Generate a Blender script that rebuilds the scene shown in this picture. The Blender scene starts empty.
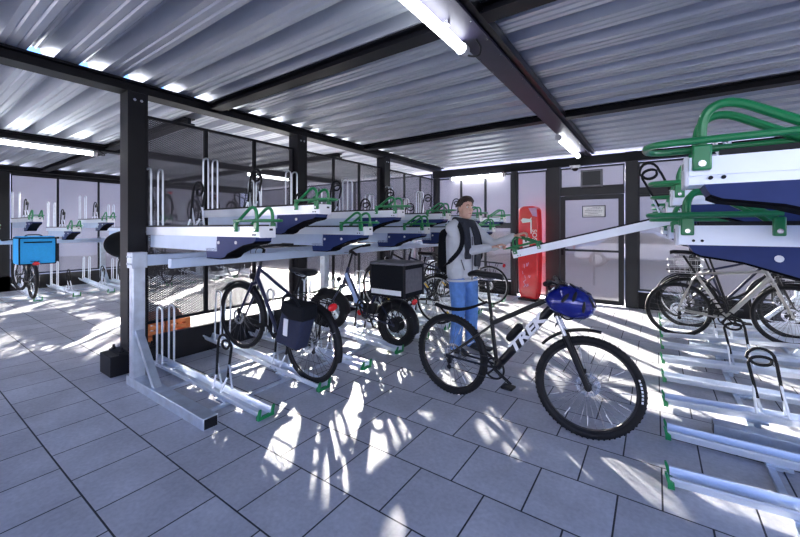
import bpy, bmesh, math, random
from mathutils import Vector, Matrix, Euler
random.seed(7)
S = bpy.context.scene
COL = S.collection
pi = math.pi
R_ = math.radians
V = Vector

# ------------------------------------------------------------------ materials
def mk(name, col, rough=0.5, metal=0.0, var=0.0, scale=8.0, bump=0.0, coat=0.0, emit=None, estr=0.0, rvar=0.0, spec=0.5):
    m = bpy.data.materials.new(name); m.use_nodes = True
    nt = m.node_tree; b = nt.nodes['Principled BSDF']
    b.inputs['Base Color'].default_value = (*col, 1)
    b.inputs['Roughness'].default_value = rough
    b.inputs['Metallic'].default_value = metal
    b.inputs['Specular IOR Level'].default_value = spec
    if coat: b.inputs['Coat Weight'].default_value = coat; b.inputs['Coat Roughness'].default_value = 0.08
    if emit: b.inputs['Emission Color'].default_value = (*emit, 1); b.inputs['Emission Strength'].default_value = estr
    tc = nt.nodes.new('ShaderNodeTexCoord')
    nz = nt.nodes.new('ShaderNodeTexNoise'); nz.inputs['Scale'].default_value = scale; nz.inputs['Detail'].default_value = 5
    nt.links.new(tc.outputs['Object'], nz.inputs['Vector'])
    v = max(var, 0.03)
    mr = nt.nodes.new('ShaderNodeMapRange'); mr.inputs['To Min'].default_value = 1 - v; mr.inputs['To Max'].default_value = 1 + v
    mr.inputs['From Min'].default_value = 0.3; mr.inputs['From Max'].default_value = 0.7
    nt.links.new(nz.outputs['Fac'], mr.inputs['Value'])
    mx = nt.nodes.new('ShaderNodeVectorMath'); mx.operation = 'SCALE'; mx.inputs[0].default_value = col
    nt.links.new(mr.outputs['Result'], mx.inputs['Scale']); nt.links.new(mx.outputs['Vector'], b.inputs['Base Color'])
    if rvar:
        r2 = nt.nodes.new('ShaderNodeMapRange'); r2.inputs['To Min'].default_value = max(0.03, rough - rvar); r2.inputs['To Max'].default_value = min(1, rough + rvar)
        nt.links.new(nz.outputs['Fac'], r2.inputs['Value']); nt.links.new(r2.outputs['Result'], b.inputs['Roughness'])
    if bump:
        bp = nt.nodes.new('ShaderNodeBump'); bp.inputs['Strength'].default_value = bump; bp.inputs['Distance'].default_value = 0.01
        nt.links.new(nz.outputs['Fac'], bp.inputs['Height']); nt.links.new(bp.outputs['Normal'], b.inputs['Normal'])
    return m

M = dict(
    galv=mk('galvanised steel', (0.60, 0.66, 0.74), 0.38, 0.75, 0.13, 14, rvar=0.12),
    galvp=mk('galvanised pipe', (0.70, 0.74, 0.80), 0.33, 0.7, 0.08, 20),
    alu=mk('anodised aluminium', (0.80, 0.85, 0.93), 0.34, 0.45, 0.03, 6),
    pale=mk('pale zinc sheet', (0.56, 0.66, 0.82), 0.45, 0.35, 0.06, 5),
    navy=mk('navy plastic', (0.018, 0.036, 0.145), 0.5, 0, 0.08, 12, spec=0.3),
    green=mk('green coated tube', (0.010, 0.215, 0.065), 0.32, 0, 0.05, 10, coat=0.3),
    blackrub=mk('black rubber', (0.0075, 0.0075, 0.009), 0.6, 0, 0.15, 30, spec=0.25),
    dark=mk('anthracite steel', (0.0065, 0.0065, 0.0095), 0.45, 0, 0.1, 6, spec=0.22),
    darkp=mk('purple grey steel', (0.034, 0.030, 0.058), 0.45, 0, 0.1, 6, spec=0.3),
    frameg=mk('grey painted steel', (0.030, 0.031, 0.036), 0.5, 0, 0.08, 5, spec=0.3),
    black=mk('black paint', (0.006, 0.006, 0.008), 0.3, 0, 0.05, 12, spec=0.4),
    blackm=mk('black matt plastic', (0.008, 0.008, 0.010), 0.5, 0, 0.1, 30, spec=0.28),
    nblue=mk('midnight blue paint', (0.008, 0.012, 0.045), 0.3, 0, 0.05, 12, spec=0.45),
    ltblue=mk('light blue paint', (0.42, 0.56, 0.85), 0.32, 0, 0.04, 10, coat=0.5),
    beige=mk('champagne paint', (0.40, 0.39, 0.36), 0.32, 0.25, 0.04, 10, coat=0.4),
    steel=mk('polished steel', (0.72, 0.73, 0.76), 0.22, 0.9, 0.05, 20),
    rimb=mk('black rim', (0.012, 0.012, 0.014), 0.35, 0, 0.05, 10, spec=0.35),
    rims=mk('silver rim', (0.55, 0.56, 0.58), 0.3, 0.7, 0.05, 10),
    spoke=mk('spoke steel', (0.30, 0.31, 0.34), 0.25, 0.7, 0.03, 10),
    white=mk('white plastic', (0.80, 0.80, 0.82), 0.4, 0, 0.03, 8),
    red=mk('red reflector', (0.65, 0.015, 0.02), 0.2, 0, 0.04, 30, coat=0.5),
    yellow=mk('yellow reflector', (0.80, 0.50, 0.02), 0.3, 0, 0.05, 30),
    brown=mk('brown saddle', (0.10, 0.045, 0.02), 0.5, 0, 0.12, 25),
    pannier=mk('dark blue canvas', (0.012, 0.018, 0.050), 0.75, 0, 0.15, 60, bump=0.15),
    bagblue=mk('sky blue fabric', (0.015, 0.36, 0.80), 0.65, 0, 0.06, 40, bump=0.1),
    bagblk=mk('black fabric', (0.007, 0.008, 0.011), 0.85, 0, 0.15, 60, bump=0.15, spec=0.2),
    boxgrey=mk('grey box panel', (0.13, 0.13, 0.15), 0.6, 0, 0.15, 25),
    reflect=mk('reflective strip', (0.85, 0.86, 0.88), 0.3, 0.1, 0.03, 30),
    helmet=mk('metallic blue shell', (0.006, 0.012, 0.21), 0.18, 0.25, 0.06, 12, coat=0.8),
    skin=mk('skin', (0.68, 0.42, 0.32), 0.5, 0, 0.06, 20),
    lip=mk('lip', (0.42, 0.15, 0.13), 0.45, 0, 0.05, 20),
    hair=mk('dark brown hair', (0.030, 0.017, 0.012), 0.5, 0, 0.35, 60, bump=0.6),
    jacket=mk('light grey cloth', (0.60, 0.62, 0.66), 0.85, 0, 0.07, 11, bump=1.0),
    scarf=mk('dark slate knit', (0.028, 0.032, 0.045), 0.9, 0, 0.25, 50, bump=0.4),
    jeans=mk('blue denim', (0.12, 0.27, 0.64), 0.85, 0, 0.16, 16, bump=0.4),
    shoe=mk('dark shoe', (0.02, 0.02, 0.024), 0.6, 0, 0.1, 30),
    eye=mk('eye white', (0.75, 0.75, 0.74), 0.25), iris=mk('iris', (0.03, 0.02, 0.015), 0.2),
    redst=mk('red painted metal', (0.62, 0.012, 0.020), 0.3, 0, 0.08, 5, coat=0.3),
    sticker=mk('pale lilac sticker', (0.55, 0.30, 0.50), 0.5, 0, 0.15, 20),
    matteblk=mk('matt black edging', (0.004, 0.004, 0.006), 0.9, 0, 0.1, 20, spec=0.05),
    orange=mk('orange crate board', (0.62, 0.19, 0.05), 0.6, 0, 0.2, 14),
    tarp=mk('red brown tarp', (0.28, 0.09, 0.05), 0.7, 0, 0.25, 9, bump=0.4),
    signw=mk('white sign', (0.80, 0.81, 0.82), 0.4), ink=mk('sign ink', (0.12, 0.12, 0.14), 0.6),
    tube=mk('lit tube diffuser', (0.9, 0.9, 0.92), 0.4, emit=(0.92, 0.96, 1.0), estr=7.0),
    lampg=mk('lamp end grey', (0.45, 0.45, 0.48), 0.4),
    asphalt=mk('asphalt', (0.095, 0.09, 0.10), 0.9, 0, 0.12, 0.6),
    facade=mk('pale render', (0.54, 0.50, 0.54), 0.85, 0, 0.08, 1.5),
    roofred=mk('salmon wall', (0.75, 0.36, 0.32), 0.8, 0, 0.08, 2),
    carw=mk('silver car paint', (0.52, 0.53, 0.57), 0.25, 0.3, 0.02, 3, coat=0.8),
    card=mk('grey car paint', (0.30, 0.31, 0.36), 0.25, 0.3, 0.02, 3, coat=0.8),
    glass=mk('car window', (0.03, 0.035, 0.045), 0.08),
    tyre=mk('car tyre', (0.02, 0.02, 0.022), 0.7),
)

def mesh_mat(name, col, p, w):
    """Expanded metal: a diamond lattice of bars with open cells."""
    m = bpy.data.materials.new(name); m.use_nodes = True; nt = m.node_tree
    b = nt.nodes['Principled BSDF']; out = nt.nodes['Material Output']
    b.inputs['Base Color'].default_value = (*col, 1); b.inputs['Roughness'].default_value = 0.5; b.inputs['Metallic'].default_value = 0.1
    tc = nt.nodes.new('ShaderNodeTexCoord'); sp = nt.nodes.new('ShaderNodeSeparateXYZ')
    nt.links.new(tc.outputs['Object'], sp.inputs[0])
    def math_(op, a, b_=None, v=None):
        n = nt.nodes.new('ShaderNodeMath'); n.operation = op
        for i, q in enumerate((a, b_)):
            if q is None: continue
            if isinstance(q, (int, float)): n.inputs[i].default_value = q
            else: nt.links.new(q, n.inputs[i])
        return n.outputs[0]
    h = math_('ADD', sp.outputs['X'], sp.outputs['Y']); z = math_('MULTIPLY', sp.outputs['Z'], 1.7)
    def bar(s):
        u = math_('MULTIPLY', s, 1.0 / p); u = math_('FRACT', u); u = math_('SUBTRACT', u, 0.5); u = math_('ABSOLUTE', u)
        return math_('GREATER_THAN', u, 0.5 - w)
    k = math_('MAXIMUM', bar(math_('ADD', h, z)), bar(math_('SUBTRACT', h, z)))
    tr = nt.nodes.new('ShaderNodeBsdfTransparent'); mx = nt.nodes.new('ShaderNodeMixShader')
    nt.links.new(k, mx.inputs['Fac']); nt.links.new(tr.outputs[0], mx.inputs[1]); nt.links.new(b.outputs[0], mx.inputs[2])
    nt.links.new(mx.outputs[0], out.inputs['Surface'])
    return m
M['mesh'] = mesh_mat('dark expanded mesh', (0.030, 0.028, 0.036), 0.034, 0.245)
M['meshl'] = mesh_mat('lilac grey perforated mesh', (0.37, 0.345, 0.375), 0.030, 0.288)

def floor_mat():
    m = bpy.data.materials.new('concrete pavers'); m.use_nodes = True; nt = m.node_tree
    b = nt.nodes['Principled BSDF']; L = nt.links.new; N = nt.nodes.new
    tc = N('ShaderNodeTexCoord'); mp = N('ShaderNodeMapping'); mp.inputs['Location'].default_value = (0.367, -0.236, 0)
    L(tc.outputs['Object'], mp.inputs['Vector'])
    br = N('ShaderNodeTexBrick'); br.offset = 0.5; br.squash = 1.0
    br.inputs['Scale'].default_value = 1.0; br.inputs['Brick Width'].default_value = 0.40; br.inputs['Row Height'].default_value = 0.418
    br.inputs['Mortar Size'].default_value = 0.0048; br.inputs['Mortar Smooth'].default_value = 0.15
    br.inputs['Color1'].default_value = (0.47, 0.47, 0.50, 1); br.inputs['Color2'].default_value = (0.56, 0.56, 0.59, 1)
    br.inputs['Mortar'].default_value = (0.018, 0.018, 0.024, 1)
    L(mp.outputs[0], br.inputs['Vector'])
    nz = N('ShaderNodeTexNoise'); nz.inputs['Scale'].default_value = 2.2; nz.inputs['Detail'].default_value = 9; nz.inputs['Roughness'].default_value = 0.62
    L(tc.outputs['Object'], nz.inputs['Vector'])
    n2 = N('ShaderNodeTexNoise'); n2.inputs['Scale'].default_value = 42; n2.inputs['Detail'].default_value = 4
    L(tc.outputs['Object'], n2.inputs['Vector'])
    r1 = N('ShaderNodeMapRange'); r1.inputs['From Min'].default_value = 0.3; r1.inputs['From Max'].default_value = 0.7; r1.inputs['To Min'].default_value = 0.80; r1.inputs['To Max'].default_value = 1.16
    L(nz.outputs['Fac'], r1.inputs['Value'])
    r2 = N('ShaderNodeMapRange'); r2.inputs['From Min'].default_value = 0.3; r2.inputs['From Max'].default_value = 0.7; r2.inputs['To Min'].default_value = 0.9; r2.inputs['To Max'].default_value = 1.1
    L(n2.outputs['Fac'], r2.inputs['Value'])
    mu = N('ShaderNodeMath'); mu.operation = 'MULTIPLY'; L(r1.outputs[0], mu.inputs[0]); L(r2.outputs[0], mu.inputs[1])
    vm = N('ShaderNodeVectorMath'); vm.operation = 'SCALE'; L(br.outputs['Color'], vm.inputs[0]); L(mu.outputs[0], vm.inputs['Scale'])
    L(vm.outputs[0], b.inputs['Base Color'])
    b.inputs['Roughness'].default_value = 0.62
    bp = N('ShaderNodeBump'); bp.inputs['Strength'].default_value = 0.5; bp.inputs['Distance'].default_value = 0.004; bp.invert = True
    L(br.outputs['Fac'], bp.inputs['Height']); L(bp.outputs[0], b.inputs['Normal'])
    return m
M['mesho'] = mesh_mat('lilac grey open mesh', (0.37, 0.345, 0.375), 0.030, 0.20)
M['floor'] = floor_mat()
M['deck'] = mk('galvanised roof sheet', (0.52, 0.545, 0.60), 0.38, 0.5, 0.06, 1.5, rvar=0.1)

# ------------------------------------------------------------------ mesh collector
def fillet(pts, r, n=5):
    pts = [V(p) for p in pts]; out = [pts[0]]
    for i in range(1, len(pts) - 1):
        a, b, c = pts[i - 1], pts[i], pts[i + 1]
        d1 = min(r, (a - b).length * 0.49); d2 = min(r, (c - b).length * 0.49)
        p = b + (a - b).normalized() * d1; q = b + (c - b).normalized() * d2
        for k in range(n + 1):
            t = k / n; out.append(p * (1 - t) ** 2 + b * 2 * t * (1 - t) + q * t * t)
    out.append(pts[-1]); return out

class MB:
    def __init__(s): s.v = []; s.f = []; s.mi = []; s.cur = 0; s.X = None
    def add(s, vs, fs):
        o = len(s.v)
        for p in vs:
            p = V(p); s.v.append(s.X @ p if s.X is not None else p)
        for f in fs: s.f.append(tuple(i + o for i in f)); s.mi.append(s.cur)
        return s
    def box(s, lo, hi):
        (a, b, c), (d, e, g) = lo, hi
        a, d = min(a, d), max(a, d); b, e = min(b, e), max(b, e); c, g = min(c, g), max(c, g)
        return s.add([(a,b,c),(d,b,c),(d,e,c),(a,e,c),(a,b,g),(d,b,g),(d,e,g),(a,e,g)],
                     [(3,2,1,0),(4,5,6,7),(0,1,5,4),(1,2,6,5),(2,3,7,6),(3,0,4,7)])
    def bar(s, p, q, w, h, up=(0,0,1)):
        p, q = V(p), V(q); d = (q - p).normalized(); up = V(up)
        if abs(d.dot(up)) > 0.99: up = V((1,0,0))
        sd = d.cross(up).normalized(); u = sd.cross(d).normalized()
        vs = []
        for e in (p, q):
            for (i, j) in ((-1,-1),(1,-1),(1,1),(-1,1)): vs.append(e + sd * i * w / 2 + u * j * h / 2)
        return s.add(vs, [(0,1,2,3),(7,6,5,4),(0,4,5,1),(1,5,6,2),(2,6,7,3),(3,7,4,0)])
    def tube(s, pts, r, n=8, closed=False):
        pts = [V(p) for p in pts]; m = len(pts)
        rs = r if isinstance(r, (list, tuple)) else [r] * m
        T = []
        for i in range(m):
            a = pts[i - 1] if (i or closed) else pts[0]; b = pts[(i + 1) % m] if (i < m - 1 or closed) else pts[-1]
            T.append((b - a).normalized() if (b - a).length > 1e-9 else V((0,0,1)))
        u = T[0].orthogonal().normalized(); vs = []
        for i in range(m):
            u = (u - T[i] * u.dot(T[i])); u = u.normalized() if u.length > 1e-6 else T[i].orthogonal().normalized()
            w = T[i].cross(u)
            for k in range(n):
                t = 2 * pi * k / n; vs.append(pts[i] + (u * math.cos(t) + w * math.sin(t)) * rs[i])
        fs = []
        for i in range(m if closed else m - 1):
            j = (i + 1) % m
            for k in range(n):
                l = (k + 1) % n; fs.append((i*n+k, i*n+l, j*n+l, j*n+k))
        if not closed:
            fs.append(tuple(range(n - 1, -1, -1))); fs.append(tuple((m - 1) * n + k for k in range(n)))
        return s.add(vs, fs)
    def cyl(s, p, q, r, r2=None, n=14): return s.tube([p, q], [r, r if r2 is None else r2], n)
    def torus(s, c, R, r, axis=(0,1,0), n=36, m=8, sy=1.0):
        c = V(c); ax = V(axis).normalized(); u = ax.orthogonal().normalized(); w = ax.cross(u); vs = []; fs = []
        for i in range(n):
            t = 2*pi*i/n; d = u*math.cos(t) + w*math.sin(t)
            for k in range(m):
                f = 2*pi*k/m; vs.append(c + d*(R + r*math.cos(f)) + ax*(r*sy*math.sin(f)))
        for i in range(n):
            j = (i+1) % n
            for k in range(m):
                l = (k+1) % m; fs.append((i*m+k, j*m+k, j*m+l, i*m+l))
        return s.add(vs, fs)
    def ring(s, c, R0, R1, hw, axis=(0,1,0), n=40):
        c = V(c); ax = V(axis).normalized(); u = ax.orthogonal().normalized(); w = ax.cross(u); vs = []; fs = []
        for i in range(n):
            t = 2*pi*i/n; d = u*math.cos(t) + w*math.sin(t)
            for (R, h) in ((R0,-hw),(R1,-hw),(R1,hw),(R0,hw)): vs.append(c + d*R + ax*h)
        for i in range(n):
            j = (i+1) % n
            for k in range(4):
                l = (k+1) % 4; fs.append((i*4+k, j*4+k, j*4+l, i*4+l))
        return s.add(vs, fs)
    def prism(s, poly, y0, y1, plane='xz'):
        n = len(poly)
        def P(a, b, t): return (a, t, b) if plane == 'xz' else ((a, b, t) if plane == 'xy' else (t, a, b))
        vs = [P(a, b, y0) for a, b in poly] + [P(a, b, y1) for a, b in poly]
        fs = [tuple(range(n)), tuple(range(2*n-1, n-1, -1))] + [(i, i+n, (i+1) % n + n, (i+1) % n) for i in range(n)]
        return s.add(vs, fs)
    def ell(s, c, r, n=16, m=10, rot=None):
        c = V(c); r = (r, r, r) if isinstance(r, (int, float)) else r; vs = []; fs = []
        for i in range(m + 1):
            a = pi * i / m
            for k in range(n):
                t = 2*pi*k/n; p = V((r[0]*math.sin(a)*math.cos(t), r[1]*math.sin(a)*math.sin(t), r[2]*math.cos(a)))
                if rot is not None: p = rot @ p
                vs.append(c + p)
        for i in range(m):
            for k in range(n):
                l = (k+1) % n; fs.append((i*n+k, (i+1)*n+k, (i+1)*n+l, i*n+l))
        return s.add(vs, fs)
    def cap(s, p, q, r, r2=None, n=14):
        """tapered capsule"""
        r2 = r if r2 is None else r2; p, q = V(p), V(q); d = (q - p)
        L = d.length; d = d.normalized() if L > 1e-9 else V((0,0,1)); pts = []; rs = []
        for k in range(5):
            a = pi/2*(1 - k/4); pts.append(p - d*r*math.sin(a)); rs.append(max(r*math.cos(a), 1e-4))
        for k in range(5):
            a = pi/2*k/4; pts.append(q + d*r2*math.sin(a)); rs.append(max(r2*math.cos(a), 1e-4))
        return s.tube(pts, rs, n)
    def build(s, name, mat, parent=None, smooth=35, bevel=0.0, flat=False, remesh=0, smit=0):
        me = bpy.data.meshes.new(name); me.from_pydata([tuple(p) for p in s.v], [], s.f)
        mats = mat if isinstance(mat, (list, tuple)) else [mat]
        for m in mats: me.materials.append(M[m])
        if len(mats) > 1:
            for p, k in zip(me.polygons, s.mi): p.material_index = k
        bm = bmesh.new(); bm.from_mesh(me)
        if not remesh: bmesh.ops.remove_doubles(bm, verts=bm.verts, dist=1e-6)
        bmesh.ops.recalc_face_normals(bm, faces=bm.faces); bm.to_mesh(me); bm.free()
        o = bpy.data.objects.new(name, me); COL.objects.link(o)
        if parent is not None: o.parent = parent
        if remesh:
            md = o.modifiers.new('remesh', 'REMESH'); md.mode = 'VOXEL'; md.voxel_size = remesh; md.use_smooth_shade = True
            if smit:
                ms = o.modifiers.new('smooth', 'SMOOTH'); ms.iterations = smit; ms.factor = 0.5
            dg = bpy.context.evaluated_depsgraph_get(); dg.update()
            ne = bpy.data.meshes.new_from_object(o.evaluated_get(dg)); o.modifiers.clear(); o.data = ne; ne.name = name
            if not ne.materials: ne.materials.append(M[mats[0]])
            for p in ne.polygons: p.use_smooth = True
            return o
        if bevel:
            md = o.modifiers.new('bevel', 'BEVEL'); md.width = bevel; md.segments = 2; md.limit_method = 'ANGLE'; md.angle_limit = R_(40)
        if not flat and smooth:
            for p in me.polygons: p.use_smooth = True
            me.set_sharp_from_angle(angle=R_(smooth))
        return o

def thing(name, label, cat, loc=(0,0,0), rotz=0.0, group=None, pitch=0.0, roll=0.0):
    o = bpy.data.objects.new(name, None); COL.objects.link(o); o.empty_display_size = 0.1
    o.location = loc; o.rotation_euler = (roll, pitch, rotz); o['label'] = label; o['category'] = cat
    if group: o['group'] = group
    return o
def tag(o, label, cat, group=None):
    o['label'] = label; o['category'] = cat
    if group: o['group'] = group
    return o
def struct(o): o['kind'] = 'structure'; return o
def dup(root, label, loc=None, rotz=None, group=None, pitch=None):
    def cp(o, par):
        c = o.copy(); COL.objects.link(c)
        if par is not None: c.parent = par
        for ch in list(o.children): cp(ch, c)
        return c
    r = cp(root, None); r['label'] = label
    if group: r['group'] = group
    if loc is not None: r.location = loc
    if rotz is not None: r.rotation_euler = (r.rotation_euler[0], r.rotation_euler[1] if pitch is None else pitch, rotz)
    return r
ORD = ['first','second','third','fourth','fifth','sixth','seventh','eighth','ninth','tenth','eleventh','twelfth','thirteenth','fourteenth','fifteenth']

# ------------------------------------------------------------------ camera (level, 35 degrees left of +Y, lens shifted up)
f_px = 366.93; HOR = 228.0
cam = bpy.data.cameras.new('camera'); cam.sensor_fit = 'HORIZONTAL'; cam.sensor_width = 36.0; cam.lens = 36.0*f_px/800
cam.shift_y = -(268.5 - HOR)/800.0; cam.clip_start = 0.05; cam.clip_end = 300
co = bpy.data.objects.new('camera', cam); COL.objects.link(co); co.location = (0, 0, 1.46); co.rotation_euler = (pi/2, 0, R_(34.797))
S.camera = co

# ------------------------------------------------------------------ setting
YB = 7.95      # back wall
XL = -12.3     # far left wall
b = MB(); b.add([(-13, -5, 0), (3.2, -5, 0), (3.2, 8.3, 0), (-13, 8.3, 0)], [(0,1,2,3)]); b.add([(-13,-5,-.08),(3.2,-5,-.08),(3.2,8.3,-.08),(-13,8.3,-.08)], [(3,2,1,0)])
struct(b.build('floor', 'floor', flat=True))

def deck(x0, x1, y0, y1, z, name, top='deck'):
    per = 0.343; prof = []
    y = y0
    def groove(a, c, zz, sgn):   # flat with two small stiffening grooves
        w = c - a; out = [(a, zz)]
        for t in (0.3, 0.7):
            m_ = a + w*t; out += [(m_-.012, zz), (m_, zz + sgn*.011), (m_+.012, zz)]
        out.append((c, zz)); return out
    while y < y1:
        prof += groove(y, y+.175, z, 1); prof += groove(y+.212, y+.306, z+.135, -1); y += per
    n = len(prof); t = 0.006; v = []; fcs = []
    for x in (x0, x1):
        v += [(x, a, c) for a, c in prof]
    for x in (x0, x1):
        v += [(x, a, c + t) for a, c in prof]
    for i in range(n-1):
        fcs.append((i, i+1, n+i+1, n+i)); fcs.append((2*n+i, 3*n+i, 3*n+i+1, 2*n+i+1))
        fcs.append((i, 2*n+i, 2*n+i+1, i+1)); fcs.append((n+i, n+i+1, 3*n+i+1, 3*n+i))
    b = MB().add(v, fcs); b.mi = [1 if q % 4 == 1 else 0 for q in range(len(fcs))]
    return struct(b.build(name, ['deck', top], smooth=20))
deck(-4.62, 2.9, 0.57-.343*12, 8.3, 2.965, 'ceiling')
deck(-12.6, -4.70, 0.40-.343*12, 8.3, 2.90, 'ceiling', 'dark')

def beam_y(x, y0, y1, zb, label, w=0.18, h=0.115, mat='dark'):
    r = thing('roof_beam', label, 'beam', (x, y0, zb))
    L = y1 - y0
    MB().box((-w/2, 0, 0), (w/2, L, .02)).box((-w/2+.06, 0, .02), (w/2-.06, L, h-.02)).box((-w/2, 0, h-.02), (w/2, L, h)).build('girder', mat, r, flat=True)
    return r
beam_y(-4.46, -4, 8.2, 2.85, 'black roof beam running over the mesh partition and its posts', w=.20)
rb = beam_y(-1.10, -4, 7.95, 2.85, 'purple-grey roof beam down the middle of the ceiling with tube lamps on it', w=.20, mat='darkp')
b = MB()
for k in range(40):
    for s in (-1, 1): b.cyl((s*.085, .2+k*.29, -.008), (s*.085, .2+k*.29, 0), .007, n=6)
b.build('bolt', 'steel', rb)['kind'] = 'stuff'
MB().box((.10, 0, .03), (.15, 11.9, .10)).build('cable_tray', 'black', rb, flat=True)
beam_y(2.45, -4, 8.2, 2.85, 'black roof beam above the wheel end of the right bike rack', w=.20)
beam_y(-7.9, -4, 8.2, 2.785, 'black roof beam with a cable tray and lamp in the far left hall', w=.16)
beam_y(-12.2, -4, 8.2, 2.785, 'black roof edge beam above the lilac mesh panels at far left', w=.16)
def rafter(y, x0, x1, label, zz=2.88):
    r = thing('roof_rafter', label, 'beam', (x0, y, zz), group='black rafters under the ceiling')
    MB().box((0, -.07, 0), (x1-x0, .07, .018)).box((0, -.02, .018), (x1-x0, .02, .07)).box((0, -.07, .07), (x1-x0, .07, .085)).build('girder', 'dark', r, flat=True)
rafter(-0.41, -4.36, -1.2, 'black rafter crossing above the front of the aisle')
rafter(2.37, -4.36, -1.2, 'black rafter crossing the ceiling nearest, left of the middle beam')
rafter(2.37, -0.95, 2.35, 'black rafter crossing the ceiling at top right, right of the middle beam')
rafter(5.15, -4.36, -1.2, 'thin black rafter further back, left of the middle beam')
rafter(5.15, -0.95, 2.35, 'thin black rafter further back, right of the middle beam above the green handles')
for y, w in ((2.37, 'nearer'), (5.15, 'further')):
    rafter(y, -12.1, -8.0, 'black rafter in the far left hall, %s one, beyond the lamp' % w, 2.815)
    rafter(y, -7.8, -5.0, 'black rafter behind the mesh partition, %s one' % w, 2.815)

# posts of the partition
def post(y, label, block=True, zbot=0.2):
    r = thing('steel_post', label, 'post', (-4.46, y, 0))
    b = MB().box((-.10, -.09, zbot+.02), (.10, -.075, 2.85)).box((-.10, .075, zbot+.02), (.10, .09, 2.85)).box((-.10, -.075, zbot+.02), (-.075, .075, 2.85)).box((.075, -.075, zbot+.02), (.095, .075, 2.85))
    b.build('column', 'dark', r, flat=True)
    MB().box((-.15, -.17, zbot), (.12, .16, zbot+.02)).build('base_plate', 'dark', r, flat=True)
    for (x, yy) in ((-.12, -.14), (.09, -.14), (-.12, .13), (.09, .13)):
        MB().cyl((x, yy, zbot+.02), (x, yy, zbot+.035), .022, n=6).cyl((x, yy, zbot+.035), (x, yy, zbot+.065), .012, n=8).build('bolt', 'dark', r)
    MB().box((-.17, -.24, 0), (.12, .16, zbot)).build('footing', 'dark', r, bevel=.006)
    for s in (-.03, .03): MB().cyl((.095, s, 2.77), (.105, s, 2.77), .014, n=10).build('bolt', 'steel', r)
    return r
post(1.56, 'black steel post with bolted foot block at the near end of the mesh partition')
post(3.70, 'black steel post standing behind the second green tray handle of the left rack')
post(5.84, 'black steel post of the partition further back, behind the fat-tyre bike')
# mesh partition panels
def panel_x(x, y0, y1, z0, z1, label, mat='mesh', fr=0.022, fmat='dark', group=None, name='mesh_panel'):
    r = thing(name, label, 'mesh panel', (x, y0, z0), group=group); w = y1-y0; h = z1-z0
    MB().box((-.015, 0, 0), (.015, w, fr*1.4)).box((-.015, 0, h-fr*1.4), (.015, w, h)).box((-.015, 0, fr*1.4), (.015, fr, h-fr*1.4)).box((-.015, w-fr, fr*1.4), (.015, w, h-fr*1.4)).build('panel_frame', fmat, r, flat=True)
    MB().add([(0, fr, fr), (0, w-fr, fr), (0, w-fr, h-fr), (0, fr, h-fr)], [(0,1,2,3)]).build('mesh_infill', mat, r, flat=True)
    return r
def panel_y(y, x0, x1, z0, z1, label, mat='meshl', fr=0.025, fmat='frameg', group=None):
    r = thing('mesh_panel', label, 'mesh panel', (x0, y, z0), group=group); w = x1-x0; h = z1-z0
    MB().box((0, -.015, 0), (w, .015, fr*1.4)).box((0, -.015, h-fr*1.4), (w, .015, h)).box((0, -.015, fr*1.4), (fr, .015, h-fr*1.4)).box((w-fr, -.015, fr*1.4), (w, .015, h-fr*1.4)).build('panel_frame', fmat, r, flat=True)
    MB().add([(fr, 0, fr), (w-fr, 0, fr), (w-fr, 0, h-fr), (fr, 0, h-fr)], [(0,1,2,3)]).build('mesh_infill', mat, r, flat=True)
    return r
k = 0
for y in (1.56, 3.70, 5.84):
    for i in range(3):
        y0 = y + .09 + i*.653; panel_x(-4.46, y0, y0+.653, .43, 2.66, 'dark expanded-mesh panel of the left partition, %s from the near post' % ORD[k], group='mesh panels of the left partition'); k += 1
    kp = MB().box((-4.44, y+.16 if y < 2 else y+.09, 0), (-4.38, y+2.05, .31)).build('kick_plate', 'dark', None, flat=True, bevel=.004)
    tag(kp, 'black solid kick plate on the floor under the mesh partition, %s section' % {1.56:'nearest',3.70:'middle',5.84:'furthest'}[y], 'kick plate', 'kick plates under the partition')

# back wall: posts, transom, mesh panels, door
def wall_post(x, w, label, z1=2.86):
    r = MB().box((x-w/2, YB-.06, 0), (x+w/2, YB+.06, z1)).build('wall_post', 'frameg', None, bevel=.006); tag(r, label, 'post'); return r
wall_post(-4.42, .12, 'dark corner post where the partition meets the back wall')
wall_post(-2.50, .12, 'dark post in the back wall just left of the red stand')
wall_post(-1.70, .25, 'wide dark post in the back wall right of the red stand')
wall_post(-0.35, .20, 'wide dark post in the back wall on the hinge side of the door')
wall_post(0.55, .10, 'dark post in the back wall behind the grey bicycles on the right')
wall_post(1.55, .10, 'dark post in the back wall behind the far right wheel troughs')
wall_post(2.60, .14, 'dark corner post at the right end of the back wall')
tb = MB().box((-4.5, YB-.07, 2.68), (2.7, YB+.07, 2.85)).build('wall_back', 'dark', None, flat=True); struct(tb)
kb = MB().box((-4.36, YB-.03, 0), (-2.56, YB+.03, .30)).box((-.25, YB-.03, 0), (.50, YB+.03, .30)).box((.60, YB-.03, 0), (1.50, YB+.03, .30)).box((1.60, YB-.03, 0), (2.53, YB+.03, .30)).build('baseboard_back', 'dark', None, flat=True); struct(kb)
mr = MB().box((-4.36, YB-.03, 1.49), (-2.56, YB+.03, 1.54)).build('trim_1', 'frameg', None, flat=True); struct(mr)
lab = ['left corner', 'person\'s back', 'person']
xs = (-4.36, -3.76, -3.16, -2.56)
for i in range(3):
    for z0, z1, w in ((.32, 1.49, 'lower'), (1.54, 2.66, 'upper')):
        panel_y(YB, xs[i], xs[i+1], z0, z1, 'lilac back-wall mesh panel left of red stand, %s row, %s across' % (w, ORD[i]), group='mesh panels of the back wall')
panel_y(YB, -2.44, -1.83, .05, 2.66, 'narrow tall lilac mesh panel in the back wall behind the red stand', group='mesh panels of the back wall')
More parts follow.
